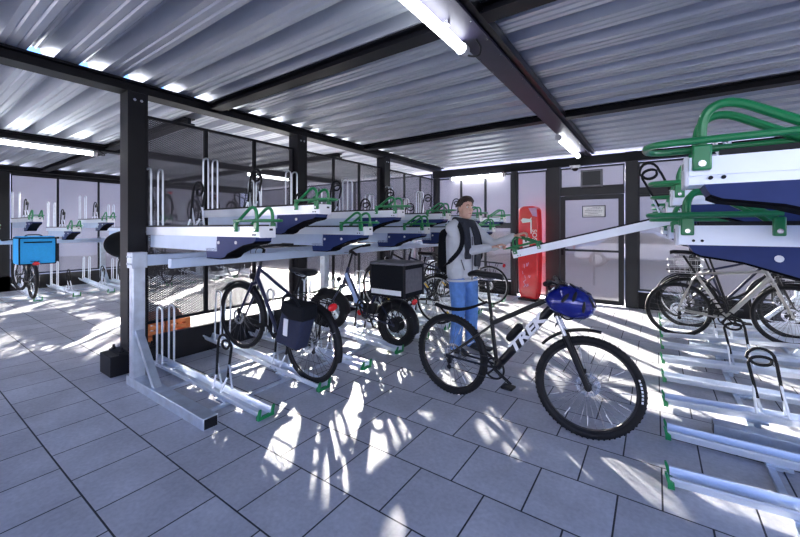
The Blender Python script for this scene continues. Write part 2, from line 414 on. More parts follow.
panel_y(YB, -1.57, -0.46, 2.24, 2.66, 'lilac mesh panel over the door with a dark box on it', group='mesh panels of the back wall')
for x0, x1, n in ((-.25, .50, 'just right of the door'), (.60, 1.50, 'second right of the door'), (1.60, 2.53, 'at the right end')):
    panel_y(YB, x0, x1, .32, 2.06, 'tall lilac mesh panel in the back wall, %s' % n, group='mesh panels of the back wall')
    panel_y(YB, x0, x1, 2.16, 2.66, 'low wide lilac mesh panel atop the back wall, %s' % n, group='mesh panels of the back wall')
t2 = MB().box((-1.57, YB-.05, 2.10), (-.46, YB+.05, 2.24)).box((-.25, YB-.05, 2.06), (.50, YB+.05, 2.16)).box((.60, YB-.05, 2.06), (1.50, YB+.05, 2.16)).box((1.60, YB-.05, 2.06), (2.53, YB+.05, 2.16)).build('trim_2', 'frameg', None, flat=True); struct(t2)
dr = thing('door_1', 'grey framed mesh door with a notice on it, in the back wall', 'door', (-1.565, YB-.02, .02)); dr['kind'] = 'structure'
MB().box((0, -.03, 0), (.09, .03, 2.07)).box((1.01, -.03, 0), (1.10, .03, 2.07)).box((.09, -.03, 0), (1.01, .03, .08)).box((.09, -.03, 1.99), (1.01, .03, 2.07)).box((.09, -.02, .98), (1.01, .02, 1.02)).build('door_frame', 'frameg', dr, flat=True, bevel=.003)
MB().add([(.09, 0, .08), (1.01, 0, .08), (1.01, 0, 1.99), (.09, 0, 1.99)], [(0,1,2,3)]).build('mesh_infill', 'meshl', dr, flat=True)
MB().box((.02, -.045, .90), (.07, -.03, 1.12)).tube(fillet([(.045, -.045, 1.02), (.045, -.085, 1.02), (.16, -.085, 1.02)], .02), .011).build('door_handle', 'dark', dr)
sg = thing('notice_sign', 'small white notice sign with black border fixed on the mesh door', 'sign', (-.965, YB-.055, 1.665))
MB().box((-.20, -.006, 0), (.20, .006, .225)).build('border', 'black', sg, flat=True)
MB().box((-.183, -.009, .016), (.183, -.004, .209)).build('board', 'signw', sg, flat=True)
b = MB()
for i, (x0, x1) in enumerate(((-.02, .13), (-.12, .12), (-.15, .15), (-.15, .14), (-.09, .07), (-.16, .13))):
    z = .185 - i*.03; x = x0
    while x < x1:
        w = random.uniform(.012, .035); b.box((x, -.0105, z), (min(x+w, x1), -.0085, z+.011)); x += w + .009
b.build('text_lines', 'ink', sg, flat=True)
bx = thing('control_box', 'dark square box fixed above the door transom', 'box', (-1.00, YB-.06, 2.25))
MB().box((-.19, -.04, 0), (.19, .03, .33)).build('housing', 'boxgrey', bx, bevel=.008)
MB().box((-.155, -.046, .035), (.155, -.038, .295)).build('cover', 'frameg', bx, bevel=.004)
dm = thing('dome_camera', 'small white dome camera hanging above the left side of the door', 'camera', (-1.28, YB-.13, 2.60))
MB().cyl((0, 0, .02), (0, 0, .07), .075, n=20).box((-.09, -.03, .05), (.09, .13, .08)).build('housing', 'white', dm)
MB().ell((0, 0, .02), (.062, .062, .05)).build('dome', 'blackm', dm)

# far left hall wall
def wpost(y, label): tag(MB().box((XL-.05, y-.05, 0), (XL+.05, y+.05, 2.86)).build('wall_post', 'dark', None, flat=True), label, 'post')
struct(MB().box((XL-.05, -4, 2.72), (XL+.05, 8.0, 2.85)).build('wall_left', 'dark', None, flat=True))
struct(MB().box((XL-.03, 1.0, 0), (XL+.06, 8.0, .34)).build('baseboard_left', 'black', None, flat=True))
ys = [1.84 + i*.82 for i in range(8)]
for i in range(7):
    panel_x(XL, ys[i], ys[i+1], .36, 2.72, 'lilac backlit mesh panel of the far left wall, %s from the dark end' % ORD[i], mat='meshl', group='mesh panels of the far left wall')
dk = MB().box((XL-.05, -1.5, 0), (XL+.06, 1.82, 2.85)).build('wall_left', 'blackm', None, flat=True); struct(dk)
for x0, x1, w in ((-12.2, -9.65, 'first'), (-9.65, -7.1, 'second'), (-7.1, -4.55, 'third')):
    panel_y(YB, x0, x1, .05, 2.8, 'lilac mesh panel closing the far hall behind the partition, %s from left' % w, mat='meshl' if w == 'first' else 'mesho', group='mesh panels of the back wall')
# unseen wall behind the viewer, added to cut the light from the front
for i, x in enumerate((-12.2, -9.65, -7.1, -4.4, -1.0)):
    panel_y(-3.9, x, (-9.65, -7.1, -4.55, -1.1, 2.4)[i], .05, 2.8, 'added lilac mesh panel behind the viewer to cut light, %s from the far left hall' % ORD[i], mat='mesho')
# right side wall
for i in range(3):
    panel_x(2.62, 1.9 + i*2, 3.9 + i*2, .05, 2.8, 'lilac mesh side panel beyond the right rack, %s from the near end' % ORD[i], mat='meshl', fmat='frameg', group='mesh panels of the right side')

# ------------------------------------------------------------------ lamps
def tube_lamp(loc, L, axis, label):
    r = thing('tube_lamp', label, 'lamp', loc, 0 if axis == 'y' else -pi/2, group='tube lamps')
    MB().tube([(0, .06, 0), (0, L-.06, 0)], .036, 16).build('diffuser', 'tube', r)
    for y0, y1 in ((0, .06), (L-.06, L)):
        MB().cyl((0, y0, 0), (0, y1, 0), .045, n=16).build('end_cap', 'lampg', r)
    for y in (L*.25, L*.75): MB().box((-.05, y-.015, .03), (.05, y+.015, .06)).build('bracket', 'steel', r, flat=True)
    MB().tube(fillet([(0, L, 0), (0, L+.06, -.01), (.08, L+.1, -.02), (.12, L+.04, .02), (.10, L-.02, .058)], .05), .008).build('cable', 'black', r)
    return r
tube_lamp((-1.18, 1.15, 2.79), 1.40, 'y', 'lit tube lamp on the middle ceiling beam nearest the viewer, at top of picture')
tube_lamp((-1.17, 5.75, 2.79), 1.75, 'y', 'lit tube lamp on the middle ceiling beam near the back wall above the door')
tube_lamp((-4.0, YB-.11, 2.62), 1.33, 'x', 'lit tube lamp on the back wall above the person')
tube_lamp((-7.86, .75, 2.725), 1.45, 'y', 'lit tube lamp under the beam in the far left hall')
tube_lamp((-7.86, 4.95, 2.725), 1.45, 'y', 'lit tube lamp seen through the mesh partition')

# ------------------------------------------------------------------ rack parts
def rod_loop(mb, cx, y, z0, z1, w, r=.008):
    mb.tube(fillet([(cx-w/2, y, z0), (cx-w/2, y, z1), (cx+w/2, y, z1), (cx+w/2, y, z0)], w*.5, 7), r, 8)
def make_hoop(parent, x, z, h, spread=.055):
    b = MB()
    for s in (-1, 1): rod_loop(b, x, s*spread, z, z+h, .115, .0095)
    b.tube(fillet([(x+.055, -spread, z+.02), (x+.21, -spread, z+.02), (x+.21, spread, z+.02), (x+.055, spread, z+.02)], .03), .008)
    b.tube([(x-.055, -spread, z+.01), (x-.055, spread, z+.01)], .008)
    return b.build('wheel_hoop', 'galvp', parent)
def make_lock(parent, x, z, h=.44, lean=.06):
    """locking loop in line with the bike: a bent rod, black sleeved, curled round at the top, on two splayed rod feet"""
    w = .078; L = lambda t: x + lean*t
    pts = [V((L(.25) - w*.9, 0, z+h*.25)), V((L(.75) - w, 0, z+h*.8))]
    for k in range(26):
        a = pi - k/25*3*pi
        q = 1 if k < 9 else (.70 if k < 18 else .82); sq = 1 if k < 9 else .55
        pts.append(V((L(.85) + q*w*math.cos(a), .012*k/9, z+h*.86 - (0 if k < 9 else .012) + q*sq*w*math.sin(a))))
    pts += [V((L(.75) + w, .03, z+h*.8)), V((L(.25) + w*.9, .02, z+h*.25))]
    MB().tube(pts, .0108, 8).build('lock_loop', 'blackrub', parent)
    b = MB()
    for s in (-1, 1):
        yy = 0 if s < 0 else .02
        b.tube([(L(.25) + s*w*.9, yy, z+h*.27), (x + s*w*.8, -.03, z)], .0085, 8)
        b.tube([(L(.5) + s*w*.95, yy, z+h*.5), (x + s*w*1.1 + .015, .055, z)], .0085, 8)
    b.build('lock_base', 'galvp', parent)
TL = 2.04
def make_tray():
    r = thing('upper_tray', '', 'bike tray', (0,0,0), 0, 'upper sliding bike trays')
    hw = .065
    b = MB().box((-TL, -hw, 0), (0, -hw+.012, .080)).box((-TL, hw-.012, 0), (0, hw, .080)).box((-TL, -hw+.012, .0), (0, hw-.012, .012))
    b.box((-TL, -hw-.006, .026), (-.002, -hw, .032)).box((-TL, hw, .026), (-.002, hw+.006, .032))
    b.build('rail', 'alu', r, flat=True)
    MB().box((-TL, -hw-.003, .080), (-.07, -hw+.016, .096)).box((-TL, hw-.016, .080), (-.07, hw+.002, .096)).build('lip_strip', 'blackm', r, flat=True)
    c = MB().box((-.002, -hw-.004, -.004), (.010, hw+.004, .084)).build('end_cap', 'white', r, bevel=.004)
    MB().box((.010, .012, .050), (.0115, .042, .066)).build('maker_plate', 'black', c, flat=True)
    for s in (-1, 1):
        for x in (-.05, -.078): MB().cyl((x, s*hw, .018), (x, s*(hw+.008), .018), .0055, n=8).build('bolt', 'dark', r)
    # navy moulding under the front of the rail and zinc slide profile behind it
    poly = [(-.035, 0), (-.05, -.030), (-.075, -.042), (-.20, -.062), (-.42, -.135), (-.46, -.165), (-.52, -.180), (-.74, -.180), (-.76, -.10), (-.60, -.095), (-.58, 0)]
    nb = MB().prism(poly, -hw-.004, -hw+.010).prism(poly, hw-.010, hw+.004)
    nb.prism([(-.035, -.002), (-.05, -.030), (-.075, -.042), (-.20, -.062), (-.42, -.135), (-.42, -.12), (-.20, -.05), (-.08, -.03), (-.06, -.002)], -hw+.010, hw-.010)
    nm = nb.build('side_moulding', 'navy', r, flat=True)
    lower = [(-.05, -.030), (-.075, -.042), (-.20, -.062), (-.42, -.135), (-.46, -.165), (-.52, -.180), (-.74, -.180)]
    up2 = [(x, z-.008) for x, z in lower]
    MB().prism(lower + up2[::-1], -hw-.007, hw+.007).build('edge_strip', 'matteblk', nm, flat=True)
    for s in (-1, 1):
        for (x, z) in ((-.30, -.045), (-.55, -.05)): MB().cyl((x, s*(hw+.004), z), (x, s*(hw+.011), z), .013, n=12).build('rivet', 'white', r)
    MB().box((-1.85, -hw-.004, -.125), (-.58, -hw+.008, -.002)).box((-1.85, hw-.008, -.125), (-.58, hw+.004, -.002)).box((-1.85, -hw, -.125), (-.6, hw, -.115)).build('slide_profile', 'pale', r, flat=True)
    # green pull handle: two arches on brackets and one flat grip loop
    hy = hw + .004
    for s in (-1, 1):
        MB().tube(fillet([(-.03, s*hy, .07), (-.03, s*hy, .205), (-.09, s*hy, .235), (-.30, s*hy, .105), (-.30, s*hy, .07)], .055, 6), .0125, 10).build('handle_arch', 'green', r)
        for x, w in ((-.03, .022), (-.30, .018)):
            q = MB().box((x-w, s*(hw-.002), .040), (x+w, s*(hw+.020), .112)).build('handle_bracket', 'green', r, bevel=.005)
            MB().cyl((x, s*(hw+.020), .058), (x, s*(hw+.026), .058), .009, n=10).build('bolt', 'steel', q)
    MB().tube(fillet([(-.31, hy+.012, .125), (.105, hy+.012, .125), (.105, -hy-.012, .125), (-.31, -hy-.012, .125)], .07, 6), .0105, 10).build('grip_loop', 'green', r)
    make_hoop(r, -1.93, .05, .64)
    make_lock(r, -1.12, .05, .42, .10)
    return r
def make_trough():
    r = thing('wheel_trough', '', 'bike trough', (0,0,0), 0, 'floor wheel troughs')
    hw = .052
    v = [(-hw-.012, .062), (-hw, .062), (-hw*.6, .016), (hw*.6, .016), (hw, .062), (hw+.012, .062), (hw+.012, .050), (hw+.004, .050), (hw*.7, .004), (-hw*.7, .004), (-hw-.004, .050), (-hw-.012, .050)]
    MB().prism(v, -TL, 0, 'yz').build('channel', 'alu', r, flat=True)
    b = MB().prism([(-.02, 0), (.012, 0), (.012, .030), (.022, .082), (.012, .086), (-.004, .045), (-.02, .030)], -hw-.016, -hw+.004).prism([(-.02, 0), (.012, 0), (.012, .030), (.022, .082), (.012, .086), (-.004, .045), (-.02, .030)], hw-.004, hw+.016)
    b.box((-.012, -hw, 0), (.010, hw, .022))
    b.build('end_cap', 'green', r, flat=True)
    MB().box((-.56, -.035, -.10), (-.52, .035, .004)).box((-.60, -.06, -.012), (-.48, .06, .004)).build('support_foot', 'galv', r, flat=True)
    for x in (-.60, -.68): MB().cyl((x, -hw-.02, .03), (x, -hw-.004, .03), .012, n=8).build('bolt', 'galv', r)
    make_hoop(r, -1.66, .03, .60)
    make_lock(r, -.64, .05, .46)
    return r

TRAY = make_tray(); TROUGH = make_trough()
used = {}
def place(kind, label, loc, rotz, pitch=0.0, group=None):
    proto = TRAY if kind == 'tray' else TROUGH
    if kind not in used:
        used[kind] = 1; proto.location = loc; proto.rotation_euler = (0, pitch, rotz); proto['label'] = label
        if group: proto['group'] = group
        return proto
    return dup(proto, label, loc, rotz, group, pitch)

ZL, ZH = 1.39, 1.585   # low and high upper trays
def ordn(i): return ORD[i]
LP = .59
for i in range(11):
    y = 1.70 + LP*i
    if y > 7.3: break
    high = i % 2 == 1
    place('tray', 'upper bike tray with green handle in the left rack, %s from the near end' % ORD[i], (-2.40, y, ZH if high else ZL), 0, group='upper trays of the left rack')
    place('trough', 'floor wheel trough of the left rack, %s from the near end' % ORD[i], (-2.42, y, .025), 0, pitch=(R_(3.2) if high else R_(.5)), group='floor troughs of the left rack')
RP = .57
for i in range(11):
    y = 1.43 + RP*i
    if y > 7.3: break
    high = i % 2 == 0
    if i == 5:      # the tray the person has pulled out and lowered
        q = place('tray', 'upper bike tray pulled out from the right rack and lowered, held by the person', (-1.33, y, 1.115), pi, pitch=R_(14.6), group='upper trays of the right rack')
        c_ = thing('tray_carrier', 'empty navy carrier in the right rack that the pulled out tray slid from', 'tray carrier', (.08, y, ZL), pi)
        for ch in list(q.children):
            nm_ = ch.name.split('.')[0]
            if nm_ in ('side_moulding', 'slide_profile', 'rivet'): ch.parent = c_
            elif nm_ in ('lock_loop', 'lock_base'): ch.location = (-.43, 0, -.015); ch.scale = (1, 1, 1.3)
    else:
        q_ = place('tray', 'upper bike tray with green handle in the right rack, %s from the near end' % ORD[i], (.08, y, ZH if high else ZL), pi, group='upper trays of the right rack')
    if i == 2:
        b = MB()
        for s in (-1, 1): b.tube(fillet([(-.30, s*.012-.045, .09), (-.22, s*.012-.045, .36), (-.22, s*.012+.045, .36), (-.30, s*.012+.045, .09)], .05, 7), .008, 8)
        b.build('wheel_clip', 'galvp', q_)
    if i > 1:
        q = place('trough', 'floor wheel trough with green tip in the right rack, %s from the near end' % ORD[i-2], (.07, y, .025), pi, pitch=(R_(3.2) if high else R_(.5)), group='floor troughs of the right rack')
        if not high or i == 2:
            for ch in list(q.children):
                if ch.name.split('.')[0] in ('lock_loop', 'lock_base'): bpy.data.objects.remove(ch)
for i in range(10):
    y = 1.27 + LP*i
    high = i % 2 == 1
    place('tray', 'upper bike tray in the far left hall, %s from the dark wall' % ORD[i], (-9.95, y, ZH if high else ZL), 0, group='upper trays of the far left rack')
    place('trough', 'floor wheel trough in the far left hall, %s from the dark wall' % ORD[i], (-9.95, y, .025), 0, pitch=(R_(3.2) if high else R_(.5)), group='floor troughs of the far left rack')
def rack(label, x_end, ys, sgn):
    """x_end: aisle end of the trays; sgn +1 when the aisle is on the +x side."""
    r = thing('rack_frame', label, 'rack frame', (x_end, 0, 0)); px = -sgn*1.56
    for y in ys:
        p = MB().box((px-.045, y-.05, .06), (px+.045, y+.05, 1.20)).build('post', 'galv', r, bevel=.006)
        MB().box((px-.06, y-.062, 1.09), (px+.06, y+.062, 1.235)).build('head_plate', 'galv', p, bevel=.004)
        for dx in (-.035, .035):
            for dz in (1.13, 1.195): MB().cyl((px+dx, y-.062, dz), (px+dx, y-.072, dz), .009, n=6).build('bolt', 'galvp', p)
        MB().box((px-sgn*.10, y-.055, 0), (px+sgn*1.30, y+.055, .085)).build('foot_beam', 'galv', r, bevel=.005)
        MB().box((px+sgn*1.30, y-.048, .006), (px+sgn*1.303, y+.048, .079)).build('beam_opening', 'black', r, flat=True)
        MB().prism([(px+sgn*.045, .52), (px+sgn*.045, .46), (px+sgn*.38, .085), (px+sgn*.44, .085)], y-.03, y+.03).build('brace', 'galv', r, flat=True)
    MB().box((px-.05, ys[0]-.05, 1.105), (px+.05, ys[-1]+.05, 1.205)).build('carrier_beam', 'pale', r, bevel=.005)
    MB().box((px+sgn*.62, ys[0], 1.125), (px+sgn*.68, ys[-1], 1.205)).build('carrier_beam', 'pale', r, bevel=.005)
    for d in (.35, 1.05): MB().box((px+sgn*d, ys[0], .004), (px+sgn*(d+.035), ys[-1], .024)).build('floor_rail', 'galv', r, flat=True)
    return r
rack('galvanised two-tier rack frame along the mesh partition on the left', -2.40, (1.41, 3.77, 6.13, 7.4), 1)
rack('galvanised two-tier rack frame along the right side of the aisle', .08, (1.145, 3.425, 5.705, 7.3), -1)
rack('galvanised two-tier rack frame in the far left hall', -9.95, (.98, 3.34, 5.70), 1)

# ------------------------------------------------------------------ bicycles
def wheel(parent, X, c, R, tw, rim_mat, tyre_mat='blackrub', nsp=28, disc=True, hubw=.05, sp=.0015, reflect=None, hubr=.022, rimd=.018, tread=False, discside=1):
    """rim mesh is the wheel, its tyre, spokes, hub and disc are sub-parts; X places it in bike space."""
    c = V(c)
    b = MB(); b.X = X; b.ring(c, R-tw*2-rimd*.6, R-tw*1.55, tw*.42, n=48); w = b.build('wheel', rim_mat, parent)
    b = MB(); b.X = X; b.torus(c, R-tw, tw, n=56, m=10, sy=.92)
    if tread:
        for i in range(64):
            a = 2*pi*i/64; d = V((math.cos(a), 0, math.sin(a))); t = V((-math.sin(a), 0, math.cos(a)))
            for s in (-1, 1):
                p = c + d*(R-.0035) + V((0, s*tw*.34, 0)); b.bar(p - t*.006, p + t*.006, tw*.42, .006, up=d)
    b.build('tyre', tyre_mat, w)
    b = MB(); b.X = X
    for i in range(nsp):
        a = 2*pi*i/nsp; s = 1 if i % 2 else -1; a2 = a + (.55 if (i//2) % 2 else -.55)
        p = c + V((hubr*math.cos(a2), s*hubw*.5, hubr*math.sin(a2))); q = c + V(((R-tw*2)*math.cos(a), 0, (R-tw*2)*math.sin(a)))
        b.tube([p, q], sp, 4)
    b.build('spokes', 'spoke', w)
    b = MB(); b.X = X; b.cyl(c + V((0, -hubw, 0)), c + V((0, hubw, 0)), hubr*.7).cyl(c + V((0, -hubw*.55, 0)), c + V((0, -hubw*.42, 0)), hubr*1.15).cyl(c + V((0, hubw*.42, 0)), c + V((0, hubw*.55, 0)), hubr*1.15)
    b.build('hub', 'rimb', w)
    if disc:
        b = MB(); b.X = X; b.ring(c + V((0, discside*hubw*.8, 0)), .055, .08, .002, n=30)
        for k in range(5):
            a = 2*pi*k/5; b.bar(c + V((.02*math.cos(a), discside*hubw*.8, .02*math.sin(a))), c + V((.058*math.cos(a+.4), discside*hubw*.8, .058*math.sin(a+.4))), .010, .003, up=(0,1,0))
        b.build('brake_disc', 'steel', w)
    if reflect:
        for k in range(2):
            a = pi*k + .7; p = c + V((R*.62*math.cos(a), 0, R*.62*math.sin(a))); q = c + V((R*.86*math.cos(a), 0, R*.86*math.sin(a)))
            b = MB(); b.X = X; b.bar(p, q, .03, .012); b.build('wheel_reflector', reflect, w)
    return w

def bicycle(label, loc, rotz, pitch=0.0, roll=0.0, R=.355, tw=.021, wb=1.07, fm='black', wm='rimb', steer=0.0,
            BB=(.44, .29), ST=(.30, .78), HT=(.86, .93), HB=(.89, .80), saddle_z=.98, saddle_mat='blackm', bar='flat', bar_z=1.06,
            mud=True, carrier=True, tread=False, dt=.019, tt=.016, step=None, nsp=28, susp=False, light=True, motor=False, crank=.5, extra=None, barw=.31, rear_light=True, ftw=None, stem_fwd=.07, reflect=None, sp=.0015, discside=1, chainguard=False):
    r = thing('bicycle', label, 'bicycle', loc, rotz, None, pitch, roll)
    A = V((0,0,R)); F = V((wb,0,R)); B = V((BB[0],0,BB[1])); s_ = V((ST[0],0,ST[1])); ht = V((HT[0],0,HT[1])); hb = V((HB[0],0,HB[1]))
    ax = (ht - hb).normalized()
    # ---- frame
    b = MB()
    b.tube([hb - ax*.02, ht + ax*.02], .022, 12)
    b.tube([hb + ax*.03, B], dt, 12)
    st_dir = (s_ - B).normalized()
    b.tube([B, s_], .0165, 12)
    if step: b.tube(fillet([ht - ax*.05, V((step[0], 0, step[1])), B + st_dir*step[2]], .12), tt, 10)
    else: b.tube([ht - ax*.02, s_ - st_dir*.02], tt, 10)
    for s in (-1, 1):
        y = s*.062
        b.tube([B + V((0, s*.03, 0)), V((BB[0]-.10, y*.8, BB[1]+.005)), V((0, y, R))], .0095, 8)
        b.tube([s_ - st_dir*.03 + V((0, s*.012, 0)), V((ST[0]*.8, y*.7, ST[1]-.10)), V((0, y, R))], .0075, 8)
        b.cyl(V((0, y-.004, R)), V((0, y+.004, R)), .018)
    b.cyl(B + V((0,-.036,0)), B + V((0,.036,0)), .022)
    fr = b.build('frame', fm, r)
    # ---- rear wheel and fork assembly
    I = Matrix.Identity(4)
    wheel(r, I, A, R, tw, wm, nsp=nsp, tread=tread, reflect=reflect, sp=sp, discside=discside)
    SX = Matrix.Translation(hb) @ Matrix.Rotation(steer, 4, ax) @ Matrix.Translation(-hb)
    wheel(r, SX, F, R, ftw or tw, wm, nsp=nsp, tread=tread, reflect=reflect, sp=sp, discside=discside)
    clear = R + tw*1.0 + .03
    off = ax.cross(V((0,1,0))); off = off if off.x > 0 else -off
    crown = hb - ax*.04
    b = MB(); b.X = SX
    fw = max(.052, tw*1.9)
    b.tube([crown + V((0,-fw,0)), crown + V((0,fw,0))], .02, 10)
    b.tube([crown, ht + ax*.05], .014, 10)
    leg_top = crown
    for s in (-1, 1):
        p0 = crown + V((0, s*fw, 0)); p1 = V((wb, s*fw, R)); 
        if susp:
            m_ = p0.lerp(p1, .28); b.tube([m_, p1 + off*-.0], [.0215, .018], 10)
        else: b.tube([p0, p0.lerp(p1, .6), p1], [.014, .012, .009], 10)
        b.cyl(p1 + V((0, -.008, 0)), p1 + V((0, .008, 0)), .016)
    fk = b.build('fork', 'blackm' if susp else fm, r)
    if susp:
        for s in (-1, 1):
            p0 = crown + V((0, s*fw, 0)); p1 = V((wb, s*fw, R)); b = MB(); b.X = SX; b.tube([p0, p0.lerp(p1, .30)], .0150, 10); b.build('stanchion', 'steel', fk)
    b = MB(); b.X = SX; cl = V((wb-.03, discside*.055, R+.075)); b.box(cl - V((.02,.012,.03)), cl + V((.02,.012,.03))); b.build('brake_caliper', 'blackm', fk, bevel=.004)
    # ---- stem, bar
    bc = ht + ax*(bar_z - HT[1])/max(ax.z, .3) + off*stem_fwd
    b = MB(); b.X = SX
    b.tube([ht + ax*.02, ht + ax*(bar_z - HT[1])/max(ax.z, .3), bc], .0145, 10)
    back = .04 if bar == 'flat' else .17
    pts = [bc + V((-back, -barw, .015)), bc + V((-back*.5, -barw*.62, .02)), bc + V((0, -.07, 0)), bc, bc + V((0, .07, 0)), bc + V((-back*.5, barw*.62, .02)), bc + V((-back, barw, .015))]
    if bar == 'drop':
        pts = [bc + V((-.05,-barw,-.12)), bc + V((.06,-barw,-.10)), bc + V((.09,-barw,-.02)), bc + V((0,-barw,0)), bc, bc + V((0,barw,0)), bc + V((.09,barw,-.02)), bc + V((.06,barw,-.10)), bc + V((-.05,barw,-.12))]
    b.tube(fillet(pts, .05, 4), .0125, 10); hbar = b.build('handlebar', 'blackm', r)
    for s in (-1, 1):
        e = pts[0] if s < 0 else pts[-1]; e2 = pts[1] if s < 0 else pts[-2]
        b = MB(); b.X = SX; b.tube([e, e.lerp(e2, .85)], .0175, 10); b.build('grip', 'blackrub', hbar)
        b = MB(); b.X = SX; d = e.lerp(e2, 1.0); b.tube(fillet([d, d + V((.05, 0, -.02)), d + V((.04, s*.09, -.03))], .02), .006, 6); b.build('brake_lever', 'blackm', hbar)
        b = MB(); b.X = SX; b.tube(fillet([d + V((.03, 0, -.01)), bc + V((.10, s*.03, -.02)), hb + V((.06, s*.03, -.03)), hb + V((.0, s*.035, -.12))], .06), .003, 6); b.build('brake_cable', 'black', hbar)
    # ---- saddle
    sdir = st_dir; sp_top = s_ + sdir*((saddle_z - .05 - ST[1])/sdir.z)
    b = MB().tube([s_ - sdir*.03, sp_top], .0135, 10); b.build('seatpost', 'blackm', r)
    b = MB(); L = [(-.14, .078, .0), (-.10, .088, .012), (-.03, .066, .006), (.05, .032, .0), (.11, .024, -.004), (.135, .014, -.012)]
    n = 12; vs = []; fs = []
    for (x, hw_, dz) in L:
        for k in range(n):
            a = 2*pi*k/n; vs.append((sp_top.x + x, hw_*math.cos(a), sp_top.z + .045 + dz + (.022 if math.sin(a) > 0 else .028)*math.sin(a)))
    for i in range(len(L)-1):
        for k in range(n): fs.append((i*n+k, i*n+(k+1) % n, (i+1)*n+(k+1) % n, (i+1)*n+k))
    fs += [tuple(range(n)), tuple((len(L)-1)*n + k for k in range(n-1, -1, -1))]
    b.add(vs, fs); sd = b.build('saddle', saddle_mat, r, smooth=60)
    b = MB()
    for s in (-1, 1): b.tube(fillet([(sp_top.x-.10, s*.03, sp_top.z+.03), (sp_top.x-.05, s*.022, sp_top.z+.005), (sp_top.x+.05, s*.022, sp_top.z+.005), (sp_top.x+.10, s*.012, sp_top.z+.03)], .02), .0035, 6)
    b.build('saddle_rail', 'steel', sd)
    # ---- drivetrain (right side is -y)
    y = -.050
    b = MB(); c = B + V((0, y, 0)); b.ring(c, .072, .088, .002, n=36)
    for k in range(4):
        a = pi/4 + k*pi/2; b.bar(c, c + V((.078*math.cos(a), 0, .078*math.sin(a))), .016, .004, up=(0,1,0))
    cr = b.build('chainring', 'blackm', r)
    for s in (-1, 1):
        a = -crank if s < 0 else -crank + pi; e = B + V((.17*math.cos(a), s*.075, .17*math.sin(a)))
        arm = MB().tube([B + V((0, s*.055, 0)), e], [.014, .011], 8).build('crank_arm', 'blackm', r)
        MB().box(e + V((-.045, s*.012 if s > 0 else -.10, -.009)), e + V((.045, .10 if s > 0 else -.012, .009))).build('pedal', 'blackm', arm, bevel=.006)
    b = MB()
    for k in range(5): b.ring(V((0, -.028 - k*.005, R)), .015, .052 - k*.006, .0015, n=24)
    b.build('cassette', 'steel', r)
    b = MB(); ca = V((0, -.05, R)); 
    b.tube([ca + V((0,0,.045)), c + V((0,0,.087))], .004, 5).tube([ca + V((.01,0,-.10)), c + V((0,0,-.087))], .004, 5).tube([ca + V((-.045,0,0)), ca + V((.0,0,-.06)), ca + V((.01,0,-.10))], .004, 5)
    b.build('chain', 'rimb', r)
    b = MB(); b.cyl(ca + V((.01,-.004,-.10)), ca + V((.01,.006,-.10)), .02).cyl(ca + V((.015,-.004,-.05)), ca + V((.015,.006,-.05)), .02).box(ca + V((.0,-.016,-.06)), ca + V((.03,-.004,.0))); b.bar(ca + V((.012,-.006,-.05)), ca + V((.01,-.006,-.11)), .02, .006); b.build('derailleur', 'blackm', r)
    if chainguard:
        MB().prism([(-.02, R+.06), (BB[0], BB[1]+.10), (BB[0]+.09, BB[1]+.05), (BB[0]+.09, BB[1]-.02), (BB[0]-.05, BB[1]+.045), (0, R+.02)], -.068, -.060).build('chain_guard', 'blackm', r, flat=True)
    def guard(c, R0, a0, a1, w, X, name='mudguard', mat='blackm'):
        b = MB(); b.X = X; n = 18; vs = []; fs = []
        for i in range(n+1):
            a = a0 + (a1-a0)*i/n; d = V((math.cos(a), 0, math.sin(a)))
            for (yy, rr) in ((-w, -.014), (-w*.6, 0), (w*.6, 0), (w, -.014), (w*.6, .004), (-w*.6, .004)): vs.append(c + d*(R0 + rr) + V((0, yy, 0)))
        for i in range(n):
            for k in range(6): fs.append((i*6+k, i*6+(k+1) % 6, (i+1)*6+(k+1) % 6, (i+1)*6+k))
        fs += [tuple(range(6)), tuple(n*6+k for k in range(5, -1, -1))]
        b.add(vs, fs); return b.build(name, mat, r, smooth=50)
    if mud:
        guard(A, R+.022, R_(15), R_(190), max(.03, tw*1.25), I); guard(F, R+.022, R_(35), R_(185), max(.03, tw*1.25), SX)
        b = MB()
        for s in (-1, 1): b.tube([V((0, s*.05, R)), V((-(R+.02)*.85, s*.03, R+(R+.02)*.5))], .003, 5)
        b.build('mudguard_stay', 'steel', r)
    if carrier:
        z = 2*R + .065; b = MB()
        b.tube(fillet([(.22, -.055, z), (-.22, -.055, z), (-.22, .055, z), (.22, .055, z)], .04), .0055, 8).tube([(.22,-.055,z),(.22,.055,z)], .0055, 8).tube([(0,-.055,z),(0,.055,z)], .0045, 6).tube([(-.22,0,z),(.22,0,z)], .0045, 6)
        for s in (-1, 1):
            b.tube([(.06, s*.055, z), (0, s*.07, R+.02)], .005, 6).tube([(-.12, s*.055, z), (0, s*.07, R+.02)], .005, 6)
            b.tube([(.22, s*.05, z), (ST[0]-.01, s*.02, z+.01)], .005, 6)
        b.build('carrier_rack', 'blackm', r)
    if rear_light:
        z = 2*R + .03; MB().ell((-.245, 0, z), (.022, .055, .035)).build('rear_light', 'red', r)
    if light:
        b = MB(); b.X = SX; p = crown + off*.06 + V((.0, 0, .05)); b.ell(p, (.035, .032, .032)); hl = b.build('headlight', 'blackm', r)
        b = MB(); b.X = SX; b.cyl(p + V((.026,0,0)), p + V((.036,0,0)), .024); b.build('lens', 'white', hl)
    if motor:
        MB().cyl((0, -.06, R), (0, .06, R), .085, n=24).build('hub_motor', 'blackm', r, bevel=.006)
    return r, dict(B=B, st=s_, ht=ht, hb=hb, SX=SX, bc=bc, A=A, F=F, sp=sp_top, frame=fr)

